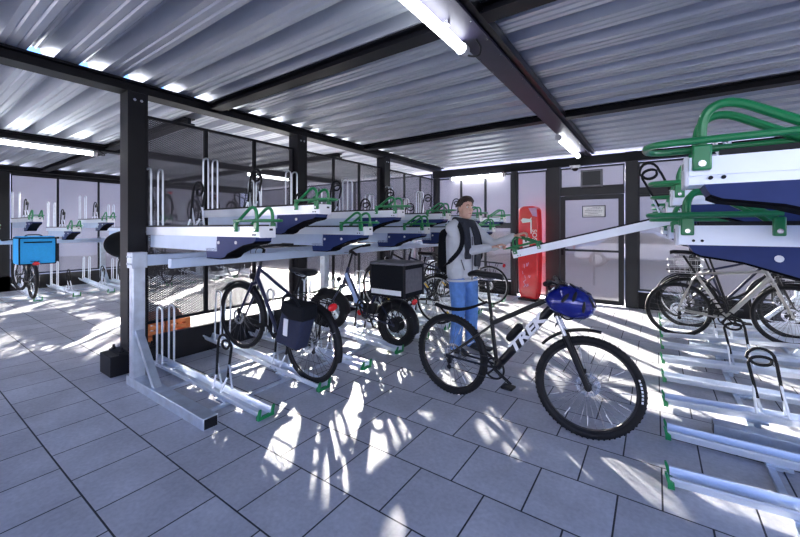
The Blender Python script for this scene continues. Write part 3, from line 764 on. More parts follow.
def kickstand(r, x, z, side=1, L=None):
    MB().tube(fillet([(x, side*.04, z), (x-.03, side*.08, z*.6), (x-.06, side*.17, .012)], .05), .009, 8).build('kickstand', 'blackm', r)

# hero mountain bike -------------------------------------------------
hd = R_(-4.2)
tb_, T = bicycle('black mountain bike with white lettering standing in the aisle in front of the person', (-1.482, 2.925, 0), hd, 0, 0, R=.350, tw=.026, wb=1.10,
    fm='black', wm='rimb', steer=R_(12), BB=(.43, .335), ST=(.385, .70), HT=(.855, .965), HB=(.885, .865), saddle_z=1.08, bar='flat', bar_z=1.04, mud=False, carrier=False,
    tread=True, dt=.032, tt=.019, nsp=32, susp=True, light=False, crank=.5, barw=.36, rear_light=False, sp=.0014, stem_fwd=.06)
# clip-on fenders
A_, F_, SX = T['A'], T['F'], T['SX']
for k in range(7):
    a = R_(-6 + k*4.2) ; d = V((math.cos(a), 0, math.sin(a))); t = V((-math.sin(a), 0, math.cos(a))); b = MB(); b.X = SX
    p = F_ + d*.320 + V((0, -.0245, 0)); b.bar(p - t*.007, p + t*.007, .011, .004, up=(0,1,0)); b.build('sidewall_mark', 'white', tb_.children[2])
for ch, c_, X_ in ((tb_.children[1], A_, Matrix.Identity(4)), (tb_.children[2], F_, SX)):
    for k in range(0, 32, 3):
        a = 2*pi*k/32; d = V((math.cos(a), 0, math.sin(a))); b = MB(); b.X = X_; b.tube([c_ + d*.20, c_ + d*.265], .0034, 6); b.build('spoke_reflector', 'reflect', ch)
b = MB(); n = 10; vs = []; fs = []
for i in range(n+1):
    t = i/n; c = V((.345, 0, .855)).lerp(V((-.16, 0, .775)), t) + V((0, 0, -.055*math.sin(t*pi))); w = .016 + .022*math.sin(min(1, t*1.3)*pi*.75)
    for (yy, zz) in ((-w, -.016), (0, .008), (w, -.016), (0, .0)): vs.append(c + V((0, yy, zz)))
for i in range(n):
    for k in range(4): fs.append((i*4+k, i*4+(k+1) % 4, (i+1)*4+(k+1) % 4, (i+1)*4+k))
fs += [(0,1,2,3), (n*4+3, n*4+2, n*4+1, n*4)]
b.add(vs, fs).build('mudguard', 'blackm', tb_, smooth=60)
b = MB(); b.X = SX; vs = []; fs = []; n = 12
for i in range(n+1):
    t = i/n; a = R_(140) + (R_(78)-R_(140))*t; d = V((math.cos(a), 0, math.sin(a))); w = .012 + .030*math.sin(pi*(.1+.8*t)); rr = .398
    for (yy, q) in ((-w, -.012), (0, .006), (w, -.012), (0, -.001)): vs.append(F_ + d*(rr+q) + V((0, yy, 0)))
for i in range(n):
    for k in range(4): fs.append((i*4+k, i*4+(k+1) % 4, (i+1)*4+(k+1) % 4, (i+1)*4+k))
fs += [(0,1,2,3), (n*4+3, n*4+2, n*4+1, n*4)]
b.add(vs, fs).build('mudguard', 'blackm', tb_, smooth=60)
# lettering on both sides of the down tube
def lettering(txt, size, parent, mw, mat, ext=.0006, shear=.25, bold=.0, name='lettering'):
    cu = bpy.data.curves.new('text', 'FONT'); cu.body = txt; cu.size = size; cu.align_x = 'CENTER'; cu.align_y = 'CENTER'; cu.extrude = ext; cu.shear = shear; cu.offset = bold
    o = bpy.data.objects.new('t', cu); COL.objects.link(o)
    dg = bpy.context.evaluated_depsgraph_get(); dg.update()
    me = bpy.data.meshes.new_from_object(o.evaluated_get(dg)); bpy.data.objects.remove(o)
    me.transform(mw); me.materials.clear(); me.materials.append(M[mat]); me.name = name
    q = bpy.data.objects.new(name, me); COL.objects.link(q); q.parent = parent; return q
B_, hb_, ht_ = T['B'], T['hb'], T['ht']; dtop = hb_ + (ht_ - hb_).normalized()*.03
dd = (dtop - B_).normalized(); up = V((-dd.z, 0, dd.x))
cen = B_.lerp(dtop, .56)
for s in (-1, 1):
    x_ = dd if s < 0 else -dd; y_ = up; z_ = x_.cross(y_)
    mw = Matrix.Translation(cen + V((0, s*.0325, 0))) @ Matrix((x_, y_, z_)).transposed().to_4x4() @ Matrix.Scale(1.75, 4, (1,0,0))
    q = lettering('TREK', .094, T['frame'], mw, 'white', ext=.0012, bold=.004)
    q['label'] = 'white block lettering on the down tube'
bp_ = B_.lerp(dtop, .46) + up*.075
MB().tube([bp_ - dd*.085, bp_ - dd*.06, bp_ + dd*.07, bp_ + dd*.085], [.022, .031, .031, .018], 14).build('battery_pack', 'blackm', T['frame'])
MB().bar(bp_ - dd*.05 - up*.03, bp_ + dd*.05 - up*.03, .02, .03, up=up).build('bottle_cage', 'blackm', T['frame'])
# helmet hung on the bar
hel = thing('bike_helmet', 'shiny blue bicycle helmet hung on the mountain bike handlebar', 'helmet', (-.475, 2.72, .955), R_(30), roll=R_(38), pitch=R_(16))
b = MB(); n = 28; m = 14; vs = []; fs = []
for i in range(m+1):
    a = pi*.60*i/m
    for k in range(n):
        t = 2*pi*k/n; x = .160*math.sin(a)*math.cos(t); yy = .116*math.sin(a)*math.sin(t); z = .118*math.cos(a)
        if x < 0: z += -.02*(x/.148)**2
        rid = 1 + .022*math.cos(8*t)*math.sin(a)
        vs.append((x*rid*(1.04 if x > 0 else 1), yy*rid, z))
for i in range(m):
    for k in range(n): fs.append((i*n+k, (i+1)*n+k, (i+1)*n+(k+1) % n, i*n+(k+1) % n))
sh = b.add(vs, fs).build('shell', 'helmet', hel, smooth=60)
md = sh.modifiers.new('solid', 'SOLIDIFY'); md.thickness = .018; md.offset = -1
for k, (t, a) in enumerate(((0.5, .75), (-.5, .75), (1.2, .95), (-1.2, .95), (2.3, .8), (-2.3, .8), (0, 1.05), (1.9, .5), (-1.9, .5))):
    p = V((.162*math.sin(a)*math.cos(t), .117*math.sin(a)*math.sin(t), .119*math.cos(a) - (.02*(math.sin(a)*math.cos(t))**2 if math.cos(t) < 0 else 0))); nrm = V((p.x/.0225, p.y/.0118, p.z/.011)).normalized()
    MB().ell(p - nrm*.001, (.040, .012, .006), 12, 6, rot=nrm.to_track_quat('Z', 'X').to_matrix()).build('vent', 'blackm', sh)
MB().ell((0, 0, -.02), (.125, .088, .07), 16, 8).build('padding', 'bagblk', hel)
b = MB()
for s in (-1, 1): b.tube(fillet([(.05, s*.09, -.03), (.01, s*.08, -.10), (0, 0, -.15)], .04), .006, 6)
b.build('chin_strap', 'bagblk', hel)

# left rack bikes ---------------------------------------------------
ba, TA = bicycle('dark blue trekking bike with a pannier, parked in the left rack nearest the viewer', (-2.62, 2.29, .05), pi, R_(-5.6), 0, R=.358, tw=.020, wb=1.09, fm='nblue', wm='rimb', steer=R_(6),
    BB=(.45, .295), ST=(.27, .74), HT=(.83, .93), HB=(.87, .79), saddle_z=1.0, bar='city', bar_z=1.12, dt=.020, tt=.016, light=True, crank=2.4, barw=.30)
MB().box((.42, -.055, .30), (.48, .055, .34)).build('motor_cover', 'blackm', ba, bevel=.01)
pa = thing('pannier_bag', 'dark blue pannier bag with white tag hung on the trekking bike carrier', 'bag', (-2.60, 2.18, .42), pi, pitch=R_(-5.6))
b = MB(); b.prism([(.20, .0), (.13, .30), (.11, .36), (-.17, .36), (-.17, .28), (-.10, 0)], -.01, .13); b.build('bag_body', 'pannier', pa, bevel=.025)
MB().prism([(.135, .30), (.12, .40), (-.17, .40), (-.175, .27), (.0, .25)], -.025, .145).build('flap', 'bagblk', pa, bevel=.02)
MB().tube(fillet([(.10, .14, .40), (.05, .15, .47), (-.06, .15, .47), (-.12, .14, .40)], .04), .012, 8).build('carry_strap', 'bagblk', pa)
MB().box((.02, .130, .10), (.075, .140, .25)).build('name_tag', 'white', pa, bevel=.012)

fb, TF = bicycle('fat-tyre cargo e-bike with light blue frame and a black box, parked in the left rack', (-2.54, 3.56, .04), pi, R_(-2.5), 0, R=.275, tw=.05, wb=1.10, fm='nblue', wm='rimb', steer=R_(25),
    BB=(.47, .29), ST=(.30, .62), HT=(.80, .86), HB=(.86, .68), saddle_z=.86, bar='city', bar_z=1.09, dt=.02, tt=.018, step=(.56, .44, .14), nsp=20, motor=True, tread=True, carrier=True, light=True, crank=2.0, barw=.30, stem_fwd=.03)
hbF = TF['hb']; htF = TF['ht']
MB().tube([hbF.lerp(htF, .6), V((.60, 0, .42)), V((.50, 0, .36))], [.034, .036, .03], 12).build('battery_tube', 'ltblue', fb)
MB().cyl((.54, -.05, .33), (.54, .05, .33), .035).build('side_reflector', 'red', fb)
MB().box((.31, -.04, .34), (.50, .04, .47)).build('battery_pack', 'blackm', fb, bevel=.015)
cb = thing('cargo_box', 'black cargo box with white reflective strip on the fat-tyre bike carrier', 'box', (-2.46, 3.53, .675), pi)
MB().box((-.20, -.20, 0), (.27, .20, .365)).build('box_body', 'bagblk', cb, bevel=.012)
MB().box((-.21, -.21, .365), (.28, .21, .395)).build('lid', 'boxgrey', cb, bevel=.008)
MB().box((-.16, .200, .03), (.26, .204, .085)).build('reflective_strip', 'reflect', cb, flat=True)
MB().box((-.205, -.17, .06), (-.200, .17, .32)).build('back_panel', 'boxgrey', cb, flat=True)
for x in (-.20, .27):
    for yy in (-.2, .2): MB().cyl((x, yy, .0), (x, yy, .37), .012, n=8).build('corner_edge', 'blackm', cb)

bb1, _ = bicycle('black bike with yellow wheel reflectors, parked in the left rack behind the person', (-2.62, 4.68, .07), pi, R_(-5), 0, R=.355, tw=.02, wb=1.07, fm='black', wm='rims', bar='city', bar_z=1.10, reflect='yellow', saddle_z=1.0)
bb2, _ = bicycle('dark grey bike with silver rims, second one behind the person in the left rack', (-2.60, 5.26, .04), pi, R_(-.5), 0, R=.355, tw=.018, wb=1.05, fm='nblue', wm='rims', bar='flat', bar_z=1.05, mud=True, carrier=False, rear_light=False, reflect='yellow')
bb3, _ = bicycle('dark bike with pale tyres, parked at the far end of the left rack', (-2.50, 6.45, .06), pi, R_(-3), 0, R=.355, tw=.018, wb=1.05, fm='black', wm='rims', bar='flat', bar_z=1.05, mud=False, carrier=True)
# right rack bikes
rb1, _ = bicycle('champagne coloured bike with slim black saddle in the right rack', (.26, 5.99, .05), 0, R_(-2.6), 0, R=.352, tw=.02, wb=1.04, fm='beige', wm='rimb', BB=(.47,.29), ST=(.20, .83), HT=(.84, .88), HB=(.89, .76),
    saddle_z=1.10, bar='flat', bar_z=1.02, mud=False, carrier=False, dt=.026, tt=.016, crank=.2, rear_light=False, light=False)
rb2, _ = bicycle('black bike with rear basket behind the champagne bike in the right rack', (.38, 6.56, .06), 0, R_(-.5), 0, R=.352, tw=.02, wb=1.06, fm='black', wm='rimb', saddle_z=1.03, bar='city', bar_z=1.10, step=(.58, .5, .14), crank=1.2, steer=R_(-5), rear_light=False)
bk = thing('wire_basket', 'wire basket on the carrier of the black bike in the right rack', 'basket', (.36, 6.56, .835), 0, pitch=R_(-.5))
b = MB()
for z, g in ((0, .0), (.09, .01), (.18, .02)): b.tube(fillet([(-.19-g,-.13-g,z),(.17+g,-.13-g,z),(.17+g,.13+g,z),(-.19-g,.13+g,z),(-.19-g,-.13-g,z)], .03), .005, 6)
for k in range(7):
    x = -.19 + .36*k/6
    for s in (-1, 1): b.tube([(x, s*.13, 0), (x*1.08, s*.15, .18)], .0022, 4)
    b.tube([(x, -.13, 0), (x, .13, 0)], .0022, 4)
for k in range(5):
    yy = -.13 + .26*k/4
    for x in (-.19, .17): b.tube([(x, yy, 0), (x*1.09, yy*1.1, .18)], .0022, 4)
b.build('wire_frame', 'rims', bk)
rb3, _ = bicycle('dark bike with upright bars further back in the right rack', (.40, 7.13, .06), 0, R_(-2.6), 0, R=.35, tw=.02, wb=1.05, fm='nblue', wm='rims', bar='city', bar_z=1.10, saddle_z=.98, rear_light=False)
# far left hall: bike with the delivery bag
db, _ = bicycle('black bike carrying a sky blue delivery bag in the far left hall', (-10.05, 1.80, .07), pi, R_(-3.2), 0, R=.345, tw=.026, wb=1.07, fm='black', wm='rimb', bar='flat', bar_z=1.08, steer=R_(10), reflect=None)
dg_ = thing('delivery_bag', 'sky blue box-shaped delivery bag with black piping on the far left bike', 'bag', (-10.12, 1.83, .75), 0)
MB().box((-.26, -.25, 0), (.24, .29, .52)).build('bag_body', 'bagblue', dg_, bevel=.03)
b = MB()
for x in (-.26, .24): b.tube(fillet([(x, -.24, .01), (x, -.24, .515), (x, .28, .515), (x, .28, .01), (x, -.24, .01)], .03), .011, 8)
for yy in (-.24, .28): b.tube([(-.26, yy, .515), (.24, yy, .515)], .011, 8)
b.build('piping', 'bagblk', dg_)
MB().box((.240, -.18, .42), (.247, .22, .445)).build('zip', 'bagblk', dg_, flat=True)
MB().tube(fillet([(.0, -.14, .53), (.0, -.10, .575), (.0, .10, .575), (.0, .14, .53)], .04), .012, 8).build('carry_handle', 'bagblk', dg_)
MB().prism([(-.26, .52), (.24, .52), (.20, .55), (-.22, .55)], -.23, .27).build('lid', 'bagblue', dg_, bevel=.01)
ob, _ = bicycle('dark bike half hidden behind the near black post in the far left hall', (-10.0, 4.2, .07), pi, R_(-1), 0, R=.35, tw=.02, wb=1.05, fm='black', wm='rimb', bar='city', bar_z=1.10, saddle_z=1.05)
rs = thing('rain_cover', 'black rounded cover draped over the bike half hidden behind the near post', 'cover', (-10.1, 3.36, .72), 0)
MB().ell((0, 0, .36), (.30, .42, .32)).ell((0, .1, .16), (.28, .30, .16)).build('cover_body', 'bagblk', rs, remesh=.03, smit=6)
MB().tube(fillet([(.20, -.16, .52), (.30, -.16, .50), (.30, .16, .50), (.20, .16, .52)], .05), .02, 8).build('strap', 'bagblk', rs)
ob2, _ = bicycle('dark bike under the rounded black cover in the far left hall', (-10.0, 3.63, .07), pi, R_(-1), 0, R=.35, tw=.02, wb=1.05, fm='black', wm='rimb', bar='flat', bar_z=1.05)
# bikes on the trays behind the mesh partition
for k_, lab_, fm_, bar_ in ((5, 'dark bike on an upper far hall tray, seen through the mesh, nearest the near post', 'black', 'city'), (7, 'dark bike on an upper tray of the far hall, second through the mesh', 'nblue', 'flat'), (9, 'dark bike on an upper tray of the far hall, third through the mesh', 'black', 'city')):
    bicycle(lab_, (-10.1, 1.27 + LP*k_, ZH+.015), pi, 0, 0, R=.35, tw=.02, wb=1.07, fm=fm_, wm='rimb', bar=bar_, bar_z=1.06, light=False)
bicycle('black bike on the floor of the far hall, seen over the trekking bike', (-10.05, 1.27 + LP*8, .04), pi, 0, 0, R=.35, tw=.02, wb=1.07, fm='black', wm='rims', bar='city', bar_z=1.08)
# orange crates behind the partition
def crate(x, y, z, sx, sy, sz, rz, label, mat='orange'):
    c = thing('crate', label, 'crate', (x, y, z), rz, 'crates behind the partition')
    b = MB().box((-sx/2, -sy/2, 0), (sx/2, sy/2, .02))
    for k in range(3):
        z0 = .02 + k*sz/3
        b.box((-sx/2, -sy/2, z0), (sx/2, -sy/2+.015, z0+sz/3-.02)).box((-sx/2, sy/2-.015, z0), (sx/2, sy/2, z0+sz/3-.02)).box((-sx/2, -sy/2, z0), (-sx/2+.015, sy/2, z0+sz/3-.02)).box((sx/2-.015, -sy/2, z0), (sx/2, sy/2, z0+sz/3-.02))
    for i in (-1, 1):
        for j in (-1, 1): b.box((i*(sx/2-.03)-.03, j*(sy/2-.03)-.03, 0), (i*(sx/2-.03)+.03, j*(sy/2-.03)+.03, sz))
    b.build('crate_body', mat, c, flat=True)
crate(-5.45, 2.02, 0, .34, .30, .20, .2, 'orange slatted crate on the floor behind the mesh, nearest the near post')
crate(-5.55, 2.42, 0, .36, .30, .21, -.1, 'orange slatted crate on the floor behind the mesh, second from the post')
tp = MB()
tp.prism([(-.17, 0), (.17, 0), (.15, .06), (.03, .13), (-.06, .12), (-.16, .05)], -.24, .24)
tp = tp.build('tarpaulin', 'tarp', None, bevel=.03); tp.location = (-5.52, 2.22, .215); tag(tp, 'crumpled red-brown tarpaulin lying over the orange crates behind the mesh', 'tarpaulin')

# red service stand ------------------------------------------------------
rs_ = thing('service_stand', 'red pillar-shaped bike service stand at the back wall', 'service stand', (-2.08, 7.62, 0), R_(-12))
pr = [(-.17, .04), (-.20, .25), (-.215, .9), (-.205, 1.6), (-.20, 1.86), (-.10, 1.90), (.12, 1.90), (.19, 1.83), (.205, 1.6), (.215, .9), (.20, .25), (.17, .04)]
MB().prism(pr, -.11, .11).build('pillar', 'redst', rs_, bevel=.03)
MB().box((-.2, -.13, 0), (.2, .13, .04)).build('base_plate', 'dark', rs_, flat=True)
MB().prism([(.19, 1.86), (.02, 1.86), (.11, 1.70), (.205, 1.68)], -.114, -.110).build('sticker', 'sticker', rs_, flat=True)
MB().prism([(-.14, 1.62), (-.10, 1.66), (.05, 1.64), (.09, 1.68), (.07, 1.58), (-.11, 1.56)], -.113, -.110).prism([(.06, 1.64), (.09, 1.62), (.09, 1.35), (.065, 1.35)], -.113, -.110).build('arrow_mark', 'white', rs_, flat=True)
b = MB().box((-.10, -.114, .93), (.04, -.110, 1.28)); dp = b.build('display_plate', 'white', rs_, flat=True)
for z in (1.02, 1.20): MB().cyl((-.03, -.119, z), (-.03, -.113, z), .022).build('button', 'black', dp)
q = lettering('SOS', .13, rs_, Matrix.Translation((.145, -.1115, 1.32)) @ Matrix.Rotation(pi/2, 4, 'X') @ Matrix.Rotation(-pi/2, 4, 'Z'), 'white', ext=.001, shear=0, bold=.002)
random.seed(3)
for k in range(12):
    x, z = random.uniform(-.14, .05), random.uniform(.25, .75); MB().bar((x, -.111, z), (x+random.uniform(-.06,.06), -.111, z+random.uniform(.02,.09)), .012, .002, up=(0,1,0)).build('scratch_mark', 'sticker', rs_, flat=True)

# ------------------------------------------------------------------ person
px, py = -1.87, 4.0
ph = R_(-22); f2 = V((math.cos(ph), math.sin(ph), 0)); l2 = V((-math.sin(ph), math.cos(ph), 0))
pr_ = thing('person', 'person in a light grey jacket, dark scarf and blue jeans pulling down a bike tray', 'person', (px, py, 0))
def Q(f_, l_, z): return f2*f_ + l2*l_ + V((0, 0, z))
shR, shL = Q(0, -.18, 1.455), Q(0, .18, 1.455)
elR, wrR, haR = V((.07, -.12, 1.19)), V((.315, .055, 1.235)), V((.395, .125, 1.262))
elL, wrL, haL = V((.28, .24, 1.245)), V((.53, .235, 1.365)), V((.615, .235, 1.395))
hiR, knR, anR = Q(0, -.095, .90), Q(.03, -.10, .49), Q(-.01, -.115, .085)
hiL, knL, anL = Q(0, .095, .90), Q(.02, .12, .49), Q(-.02, .145, .085)
hph = R_(-30); hf = V((math.cos(hph), math.sin(hph), 0)); hl = V((-math.sin(hph), math.cos(hph), 0))
hc = Q(.045, 0, 1.69)
def Hd(f_, l_, z): return hc + hf*f_ + hl*l_ + V((0, 0, z))
hrot = Matrix((hf, hl, V((0,0,1)))).transposed()
b = MB()
# head: cranium, jaw, chin, cheeks, nose, ears, brow
b.ell(Hd(-.012, 0, .035), (.098, .077, .095), 24, 16, hrot).ell(Hd(.025, 0, -.035), (.070, .060, .085), 20, 12, hrot).ell(Hd(.060, 0, -.095), (.030, .032, .028), 14, 10, hrot)
b.ell(Hd(.058, 0, .028), (.036, .056, .022), 14, 10, hrot)
for s in (-1, 1):
    b.ell(Hd(.052, s*.038, -.022), (.030, .026, .026), 14, 10, hrot).cap(Hd(-.02, s*.05, -.05), Hd(.04, s*.028, -.095), .026, .022)
    b.ell(Hd(-.012, s*.080, -.005), (.020, .010, .032), 12, 10, hrot)
b.cap(Hd(.082, 0, .018), Hd(.108, 0, -.026), .010, .013).ell(Hd(.098, .011, -.030), (.011,.009,.008), 10, 8, hrot).ell(Hd(.098, -.011, -.030), (.011,.009,.008), 10, 8, hrot)
b.ell(Hd(.080, 0, -.058), (.014, .025, .007), 12, 8, hrot).ell(Hd(.078, 0, -.070), (.014, .021, .008), 12, 8, hrot)
b.cap(Q(-.005, 0, 1.47), Hd(-.02, 0, -.06), .060, .056)
# trunk, arms, legs
b.ell(Q(-.005, 0, 1.30), (.105, .165, .20), 20, 14, Matrix((f2, l2, V((0,0,1)))).transposed()).ell(Q(0, 0, 1.02), (.10, .145, .20), 20, 14, Matrix((f2, l2, V((0,0,1)))).transposed())
for (s_, e_, w_) in ((shR, elR, wrR), (shL, elL, wrL)):
    b.cap(s_, e_, .052, .042).cap(e_, w_, .041, .027)
for (h_, k_, a_) in ((hiR, knR, anR), (hiL, knL, anL)):
    b.cap(h_, k_, .085, .055).cap(k_, a_, .052, .034).cap(a_ + V((0,0,-.03)), a_ + f2*.15 + V((0,0,-.05)), .034, .028)
# hands: palm, five bent fingers closing on the green tubes
def hand(b, w, h, grip, palm_n, spread, thumb_side):
    """w wrist, h palm centre; fingers go along grip direction then curl towards palm_n; spread = knuckle line"""
    g, pn, sp_ = grip.normalized(), palm_n.normalized(), spread.normalized()
    for t in (-.026, -.009, .009, .026): b.cap(w + sp_*t*.7, h + sp_*t + g*.02, .014, .013)
    for i, (t, L) in enumerate(((.030, .9), (.010, 1.0), (-.010, .95), (-.029, .76))):
        k0 = h + sp_*t + g*.028; k1 = k0 + (g*.85 + pn*.5)*.040*L; k2 = k1 + (g*.05 + pn*1.0)*.026*L; k3 = k2 + (g*-.75 + pn*.55)*.020*L
        b.cap(k0, k1, .0100, .0092).cap(k1, k2, .0092, .0085).cap(k2, k3, .0085, .0075)
    t0 = w.lerp(h, .45) + sp_*.026; t1 = t0 + sp_*.030 + g*.024 + pn*.016; t2 = t1 + g*.026 + pn*.022 - sp_*.006; b.cap(t0, t1, .0135, .0115).cap(t1, t2, .0110, .0085)
hand(b, wrR, haR, haR - wrR, V((.25, .1, -1)) , V((.55, -.75, .1)), 1)
hand(b, wrL, haL, haL - wrL, V((.2, 0, -1)), V((-.1, 1, .05))*-1, 1)
body = b.build('body', 'skin', pr_, remesh=.0055, smit=3)
# eyes, brows, mouth
for s in (-1, 1):
    e = MB().ell(Hd(.0815, s*.031, .010), (.010, .0125, .0085), 14, 10, hrot).build('eye', 'eye', pr_)
    MB().ell(Hd(.0905, s*.030, .009), (.0035, .0055, .0055), 10, 8, hrot).build('iris', 'iris', e)
    MB().tube([Hd(.092, s*.014, .031), Hd(.091, s*.031, .037), Hd(.078, s*.050, .031)], [.004, .0048, .0025], 8).build('eyebrow', 'hair', pr_)
MB().tube([Hd(.086, -.022, -.063), Hd(.094, 0, -.062), Hd(.086, .022, -.063)], [.002, .0055, .002], 8).build('mouth', 'lip', pr_)
# hair
b = MB(); b.ell(Hd(-.026, 0, .052), (.098, .084, .088), 24, 16, hrot).ell(Hd(-.052, 0, .0), (.066, .068, .080), 20, 12, hrot)
for s in (-1, 1): b.cap(Hd(-.005, s*.071, .04), Hd(-.002, s*.078, .002), .014, .007)
random.seed(11)
for k in range(22):
    t = -1 + 2*k/21; j_ = random.uniform(-.008, .008)
    top = Hd(.010, .050*t + .012, .126 + .006*math.cos(2*t)); mid = Hd(.066 - .020*t*t, .064*t + .006, .108 + j_*.6 - .018*t*t)
    b.cap(top, mid, .020, .014, 10).cap(mid, Hd(.084 - .024*t*t, .070*t - .012, .082 - .026*t*t + j_), .012, .004, 8)
for k in range(40):
    a = random.uniform(.9, 5.4); z = random.uniform(.02, .12); cs, sn = math.cos(a), math.sin(a); q = math.sqrt(max(.05, 1-((z-.05)/.095)**2))
    p = Hd(-.026+.095*cs*q, .081*sn*q, z); b.cap(p, p + hf*(.010*cs-.010) + hl*(.008*sn-.012) + V((0, 0, -.030)), .011, .004, 8)
b.build('hair', 'hair', pr_, remesh=.004, smit=1)
# jacket
TR = Matrix((f2, l2, V((0,0,1)))).transposed()
b = MB(); b.ell(Q(0, 0, 1.32), (.138, .195, .20), 24, 16, TR).cap(Q(0,-.10,1.33), Q(0,-.10,.93), .128, .118).cap(Q(0,.10,1.33), Q(0,.10,.93), .128, .118).cap(Q(.02,0,1.3), Q(.02,0,.93), .13, .125)
for (s_, e_, w_) in ((shR, elR, wrR), (shL, elL, wrL)):
    b.cap(s_, e_, .073, .062).cap(e_, e_.lerp(w_, .93), .062, .046)
    for t in (.45, .7, .9): b.cap(s_.lerp(e_, t), s_.lerp(e_, t+.02) + V((.006, -.004, 0)), .067, .066)
    for t in (.25, .55, .8): b.cap(e_.lerp(w_, t), e_.lerp(w_, t + .04), .062 - .016*t, .06 - .016*t)
b.cap(Q(0, -.15, 1.475), Q(0, -.05, 1.53), .078, .066).cap(Q(0, .15, 1.475), Q(0, .05, 1.53), .078, .066).cap(Q(0, -.15, 1.44), Q(0, .15, 1.44), .085, .085)
for k in range(9):
    a = -1.3 + 2.9*k/8; z0 = .96 + .10*((k*7) % 5)/4; b.cap(Q(.118*math.cos(a), .205*math.sin(a), z0), Q(.124*math.cos(a+.22), .208*math.sin(a+.22), z0 + .10), .022, .012)
jk = b.build('jacket', 'jacket', pr_, remesh=.009, smit=4)
for s in (-1, 1): MB().bar(Q(.142, s*.11, .98), Q(.125, s*.145, 1.10), .008, .010, up=f2).build('pocket_zip', 'boxgrey', jk)
b = MB().tube([Q(.155, 0, 1.36), Q(.157, 0, 1.15), Q(.150, .0, .86)], .006, 6).build('zip', 'boxgrey', jk)
b = MB(); n = 28; b.tube([Q(.128*math.cos(2*pi*k/n)+.005, .218*math.sin(2*pi*k/n), .855) for k in range(n)], .014, 8, closed=True).build('hem_band', 'jacket', jk)
for w_, e_ in ((wrR, elR), (wrL, elL)): 
    d = (w_ - e_).normalized(); MB().tube([w_ - d*.045, w_ - d*.008], .039, 14).build('cuff', 'jacket', jk)
# jeans
b = MB(); b.ell(Q(-.005, 0, .90), (.120, .172, .12), 24, 14, TR)
for (h_, k_, a_) in ((hiR, knR, anR), (hiL, knL, anL)):
    b.cap(h_, k_, .106, .080).cap(k_, a_ + V((0,0,.0)), .079, .070)
    for t in (.3, .6, .85): b.cap(k_.lerp(a_, t), k_.lerp(a_, t+.03), .078-.006*t, .077-.006*t)
b.build('jeans', 'jeans', pr_, remesh=.009, smit=4)
for a_ in (anR, anL):
    MB().cap(a_ + V((0,0,-.025)) - f2*.03, a_ + f2*.17 + V((0,0,-.045)), .050, .038).build('shoe', 'shoe', pr_, remesh=.008, smit=3)
# scarf
b = MB(); n = 24
b.tube([Q(.010 + .098*math.cos(2*pi*k/n), .098*math.sin(2*pi*k/n), 1.535 + .018*math.cos(2*pi*k/n+2.5)) for k in range(n)], .042, 12, closed=True)
b.tube([Q(.02 + .100*math.cos(2*pi*k/n), .100*math.sin(2*pi*k/n), 1.505 + .02*math.sin(2*pi*k/n)) for k in range(n)], .036, 12, closed=True)
for s, zb in ((-1, 1.12), (1, 1.03)):
    pts = [Q(.11, s*.060, 1.50), Q(.152, s*.075, 1.36), Q(.168, s*.080, 1.22), Q(.160, s*.075, zb)]
    for i in range(3):
        for t in (-.028, 0, .028): b.cap(pts[i] + l2*t, pts[i+1] + l2*t, .020, .020, 10)
b.build('scarf', 'scarf', pr_, remesh=.009, smit=3)
bpk = thing('backpack', 'black backpack worn on the back of the person', 'backpack', (px, py, 0))
b = MB(); b.cap(Q(-.21, -.07, 1.36), Q(-.21, -.08, 1.02), .10, .115).cap(Q(-.21, .07, 1.36), Q(-.21, .08, 1.02), .10, .115).cap(Q(-.27, -.05, 1.08), Q(-.27, .05, 1.08), .075, .075)
b.build('pack_body', 'bagblk', bpk, remesh=.012, smit=5)
for s in (-1, 1):
    pts = [Q(-.13, s*.125, 1.46), Q(-.04, s*.135, 1.545), Q(.07, s*.135, 1.52), Q(.148, s*.138, 1.38), Q(.146, s*.160, 1.22), Q(.05, s*.246, 1.08), Q(-.12, s*.18, 1.02)]
    P2 = fillet(pts, .09, 4); b = MB()
    for i in range(len(P2)-1): b.bar(P2[i], P2[i+1] + (P2[i+1]-P2[i])*.15, .05, .014, up=l2*s*.6 + f2*.5 + V((0,0,.6)))
    b.build('shoulder_strap', 'bagblk', bpk)

# ------------------------------------------------------------------ outside
struct(MB().box((-60, -40, -.3), (60, 70, -.085)).build('ground', 'asphalt', None, flat=True))
def car(x, y, paint, label):
    r = thing('parked_car', label, 'car', (x, y, -.085))
    prof = [(-2.15, .32), (-2.2, .62), (-2.05, .86), (-1.35, .93), (-.75, 1.38), (.55, 1.42), (1.35, 1.02), (2.0, .92), (2.15, .7), (2.15, .32)]
    MB().prism(prof, -.86, .86).build('car_body', paint, r, bevel=.08)
    MB().prism([(-1.22, .95), (-.70, 1.33), (-.08, 1.36), (-.08, .95)], -.875, .875).prism([(0, .95), (0, 1.36), (.5, 1.36), (1.12, 1.03), (1.12, .95)], -.875, .875).build('window', 'glass', r, flat=True)
    for wx in (-1.33, 1.33):
        for s in (-1, 1):
            w = MB().torus((wx, s*.80, .32), .23, .09, n=32).build('wheel', 'tyre', r); MB().cyl((wx, s*.78, .32), (wx, s*.87, .32), .19, n=24).build('wheel_cap', 'steel', w)
    MB().ell((2.08, -.6, .72), (.08, .16, .08)).ell((2.08, .6, .72), (.08, .16, .08)).build('headlight', 'white', r)
    MB().box((-2.21, -.8, .66), (-2.13, -.5, .82)).box((-2.21, .5, .66), (-2.13, .8, .82)).build('rear_light', 'red', r)
car(-.55, 17.2, 'carw', 'silver car parked outside behind the mesh door')
car(-5.6, 17.4, 'card', 'grey car parked outside behind the person')
car(4.4, 17.2, 'card', 'grey car parked outside at the right end of the back wall')
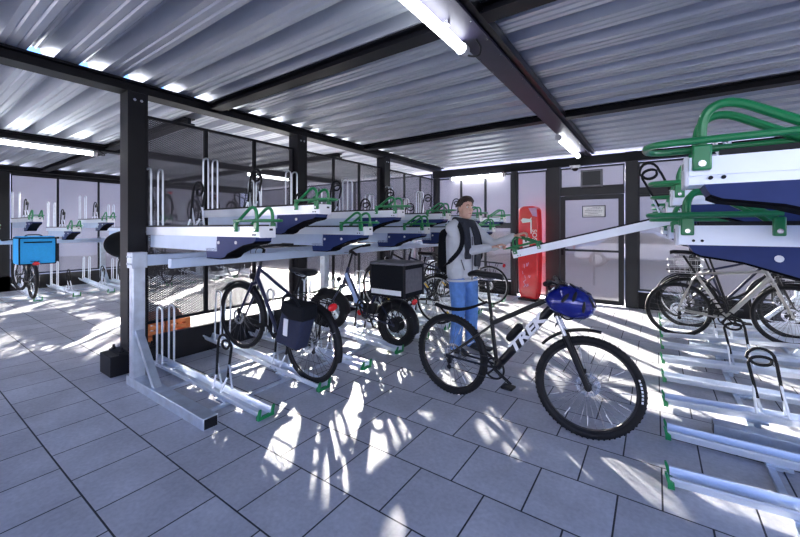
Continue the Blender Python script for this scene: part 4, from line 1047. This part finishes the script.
for i, x in enumerate((-2.1, -1.36, -.6)):
    r = thing('bollard', 'slim steel bollard outside the mesh door, %s from the left' % ORD[i], 'bollard', (x, 11.2, -.085), 0, 'bollards outside the door')
    MB().cyl((0,0,0), (0,0,.95), .035).ell((0,0,.95), .036).build('bollard_body', 'frameg', r)
struct(MB().box((-40, 24, -.2), (30, 24.5, 6.0)).build('wall_outside', 'facade', None, flat=True))
tag(MB().box((-12.2, 21.0, -.085), (-9.6, 23.4, 1.9)).prism([(-12.4, 1.9), (-9.4, 1.9), (-10.0, 2.2), (-11.8, 2.2)], 20.8, 23.6).build('garage_building', 'roofred', None, flat=True), 'low salmon garage outside behind the back wall', 'garage')
struct(MB().box((-27, -20, -.2), (-26.5, 24, 5.2)).build('wall_outside', 'facade', None, flat=True))

# ------------------------------------------------------------------ light
w = bpy.data.worlds.new('sky'); S.world = w; w.use_nodes = True; nt = w.node_tree; bg = nt.nodes['Background']
tc = nt.nodes.new('ShaderNodeTexCoord'); sx = nt.nodes.new('ShaderNodeSeparateXYZ'); nt.links.new(tc.outputs['Generated'], sx.inputs[0])
cr = nt.nodes.new('ShaderNodeValToRGB'); e = cr.color_ramp.elements
e[0].position = 0.0; e[0].color = (0.92, 0.91, 0.96, 1); e[1].position = .75; e[1].color = (0.20, 0.28, 0.52, 1)
m_ = e.new(.15); m_.color = (0.86, 0.88, 0.98, 1)
m_ = e.new(.27); m_.color = (0.09, 0.22, 0.66, 1)
nt.links.new(sx.outputs['Z'], cr.inputs['Fac']); nt.links.new(cr.outputs['Color'], bg.inputs['Color'])
bg.inputs['Strength'].default_value = 2.6
sun = bpy.data.lights.new('sun', 'SUN'); sun.energy = 60.0; sun.angle = R_(.5); sun.color = (1.0, .95, .88)
so = bpy.data.objects.new('sun', sun); COL.objects.link(so)
az, el = R_(44), R_(16.5)
dirv = V((-math.sin(az)*math.cos(el), math.cos(az)*math.cos(el), math.sin(el)))
so.rotation_euler = dirv.to_track_quat('Z', 'Y').to_euler(); so.location = (-8, 8, 6)

vs_ = S.view_settings; S.display_settings.display_device = 'sRGB'; vs_.view_transform = 'Standard'; vs_.look = 'None'; vs_.exposure = 1.27; vs_.gamma = 1.0; vs_.use_curve_mapping = False
S.cycles.max_bounces = 8; S.cycles.transparent_max_bounces = 24
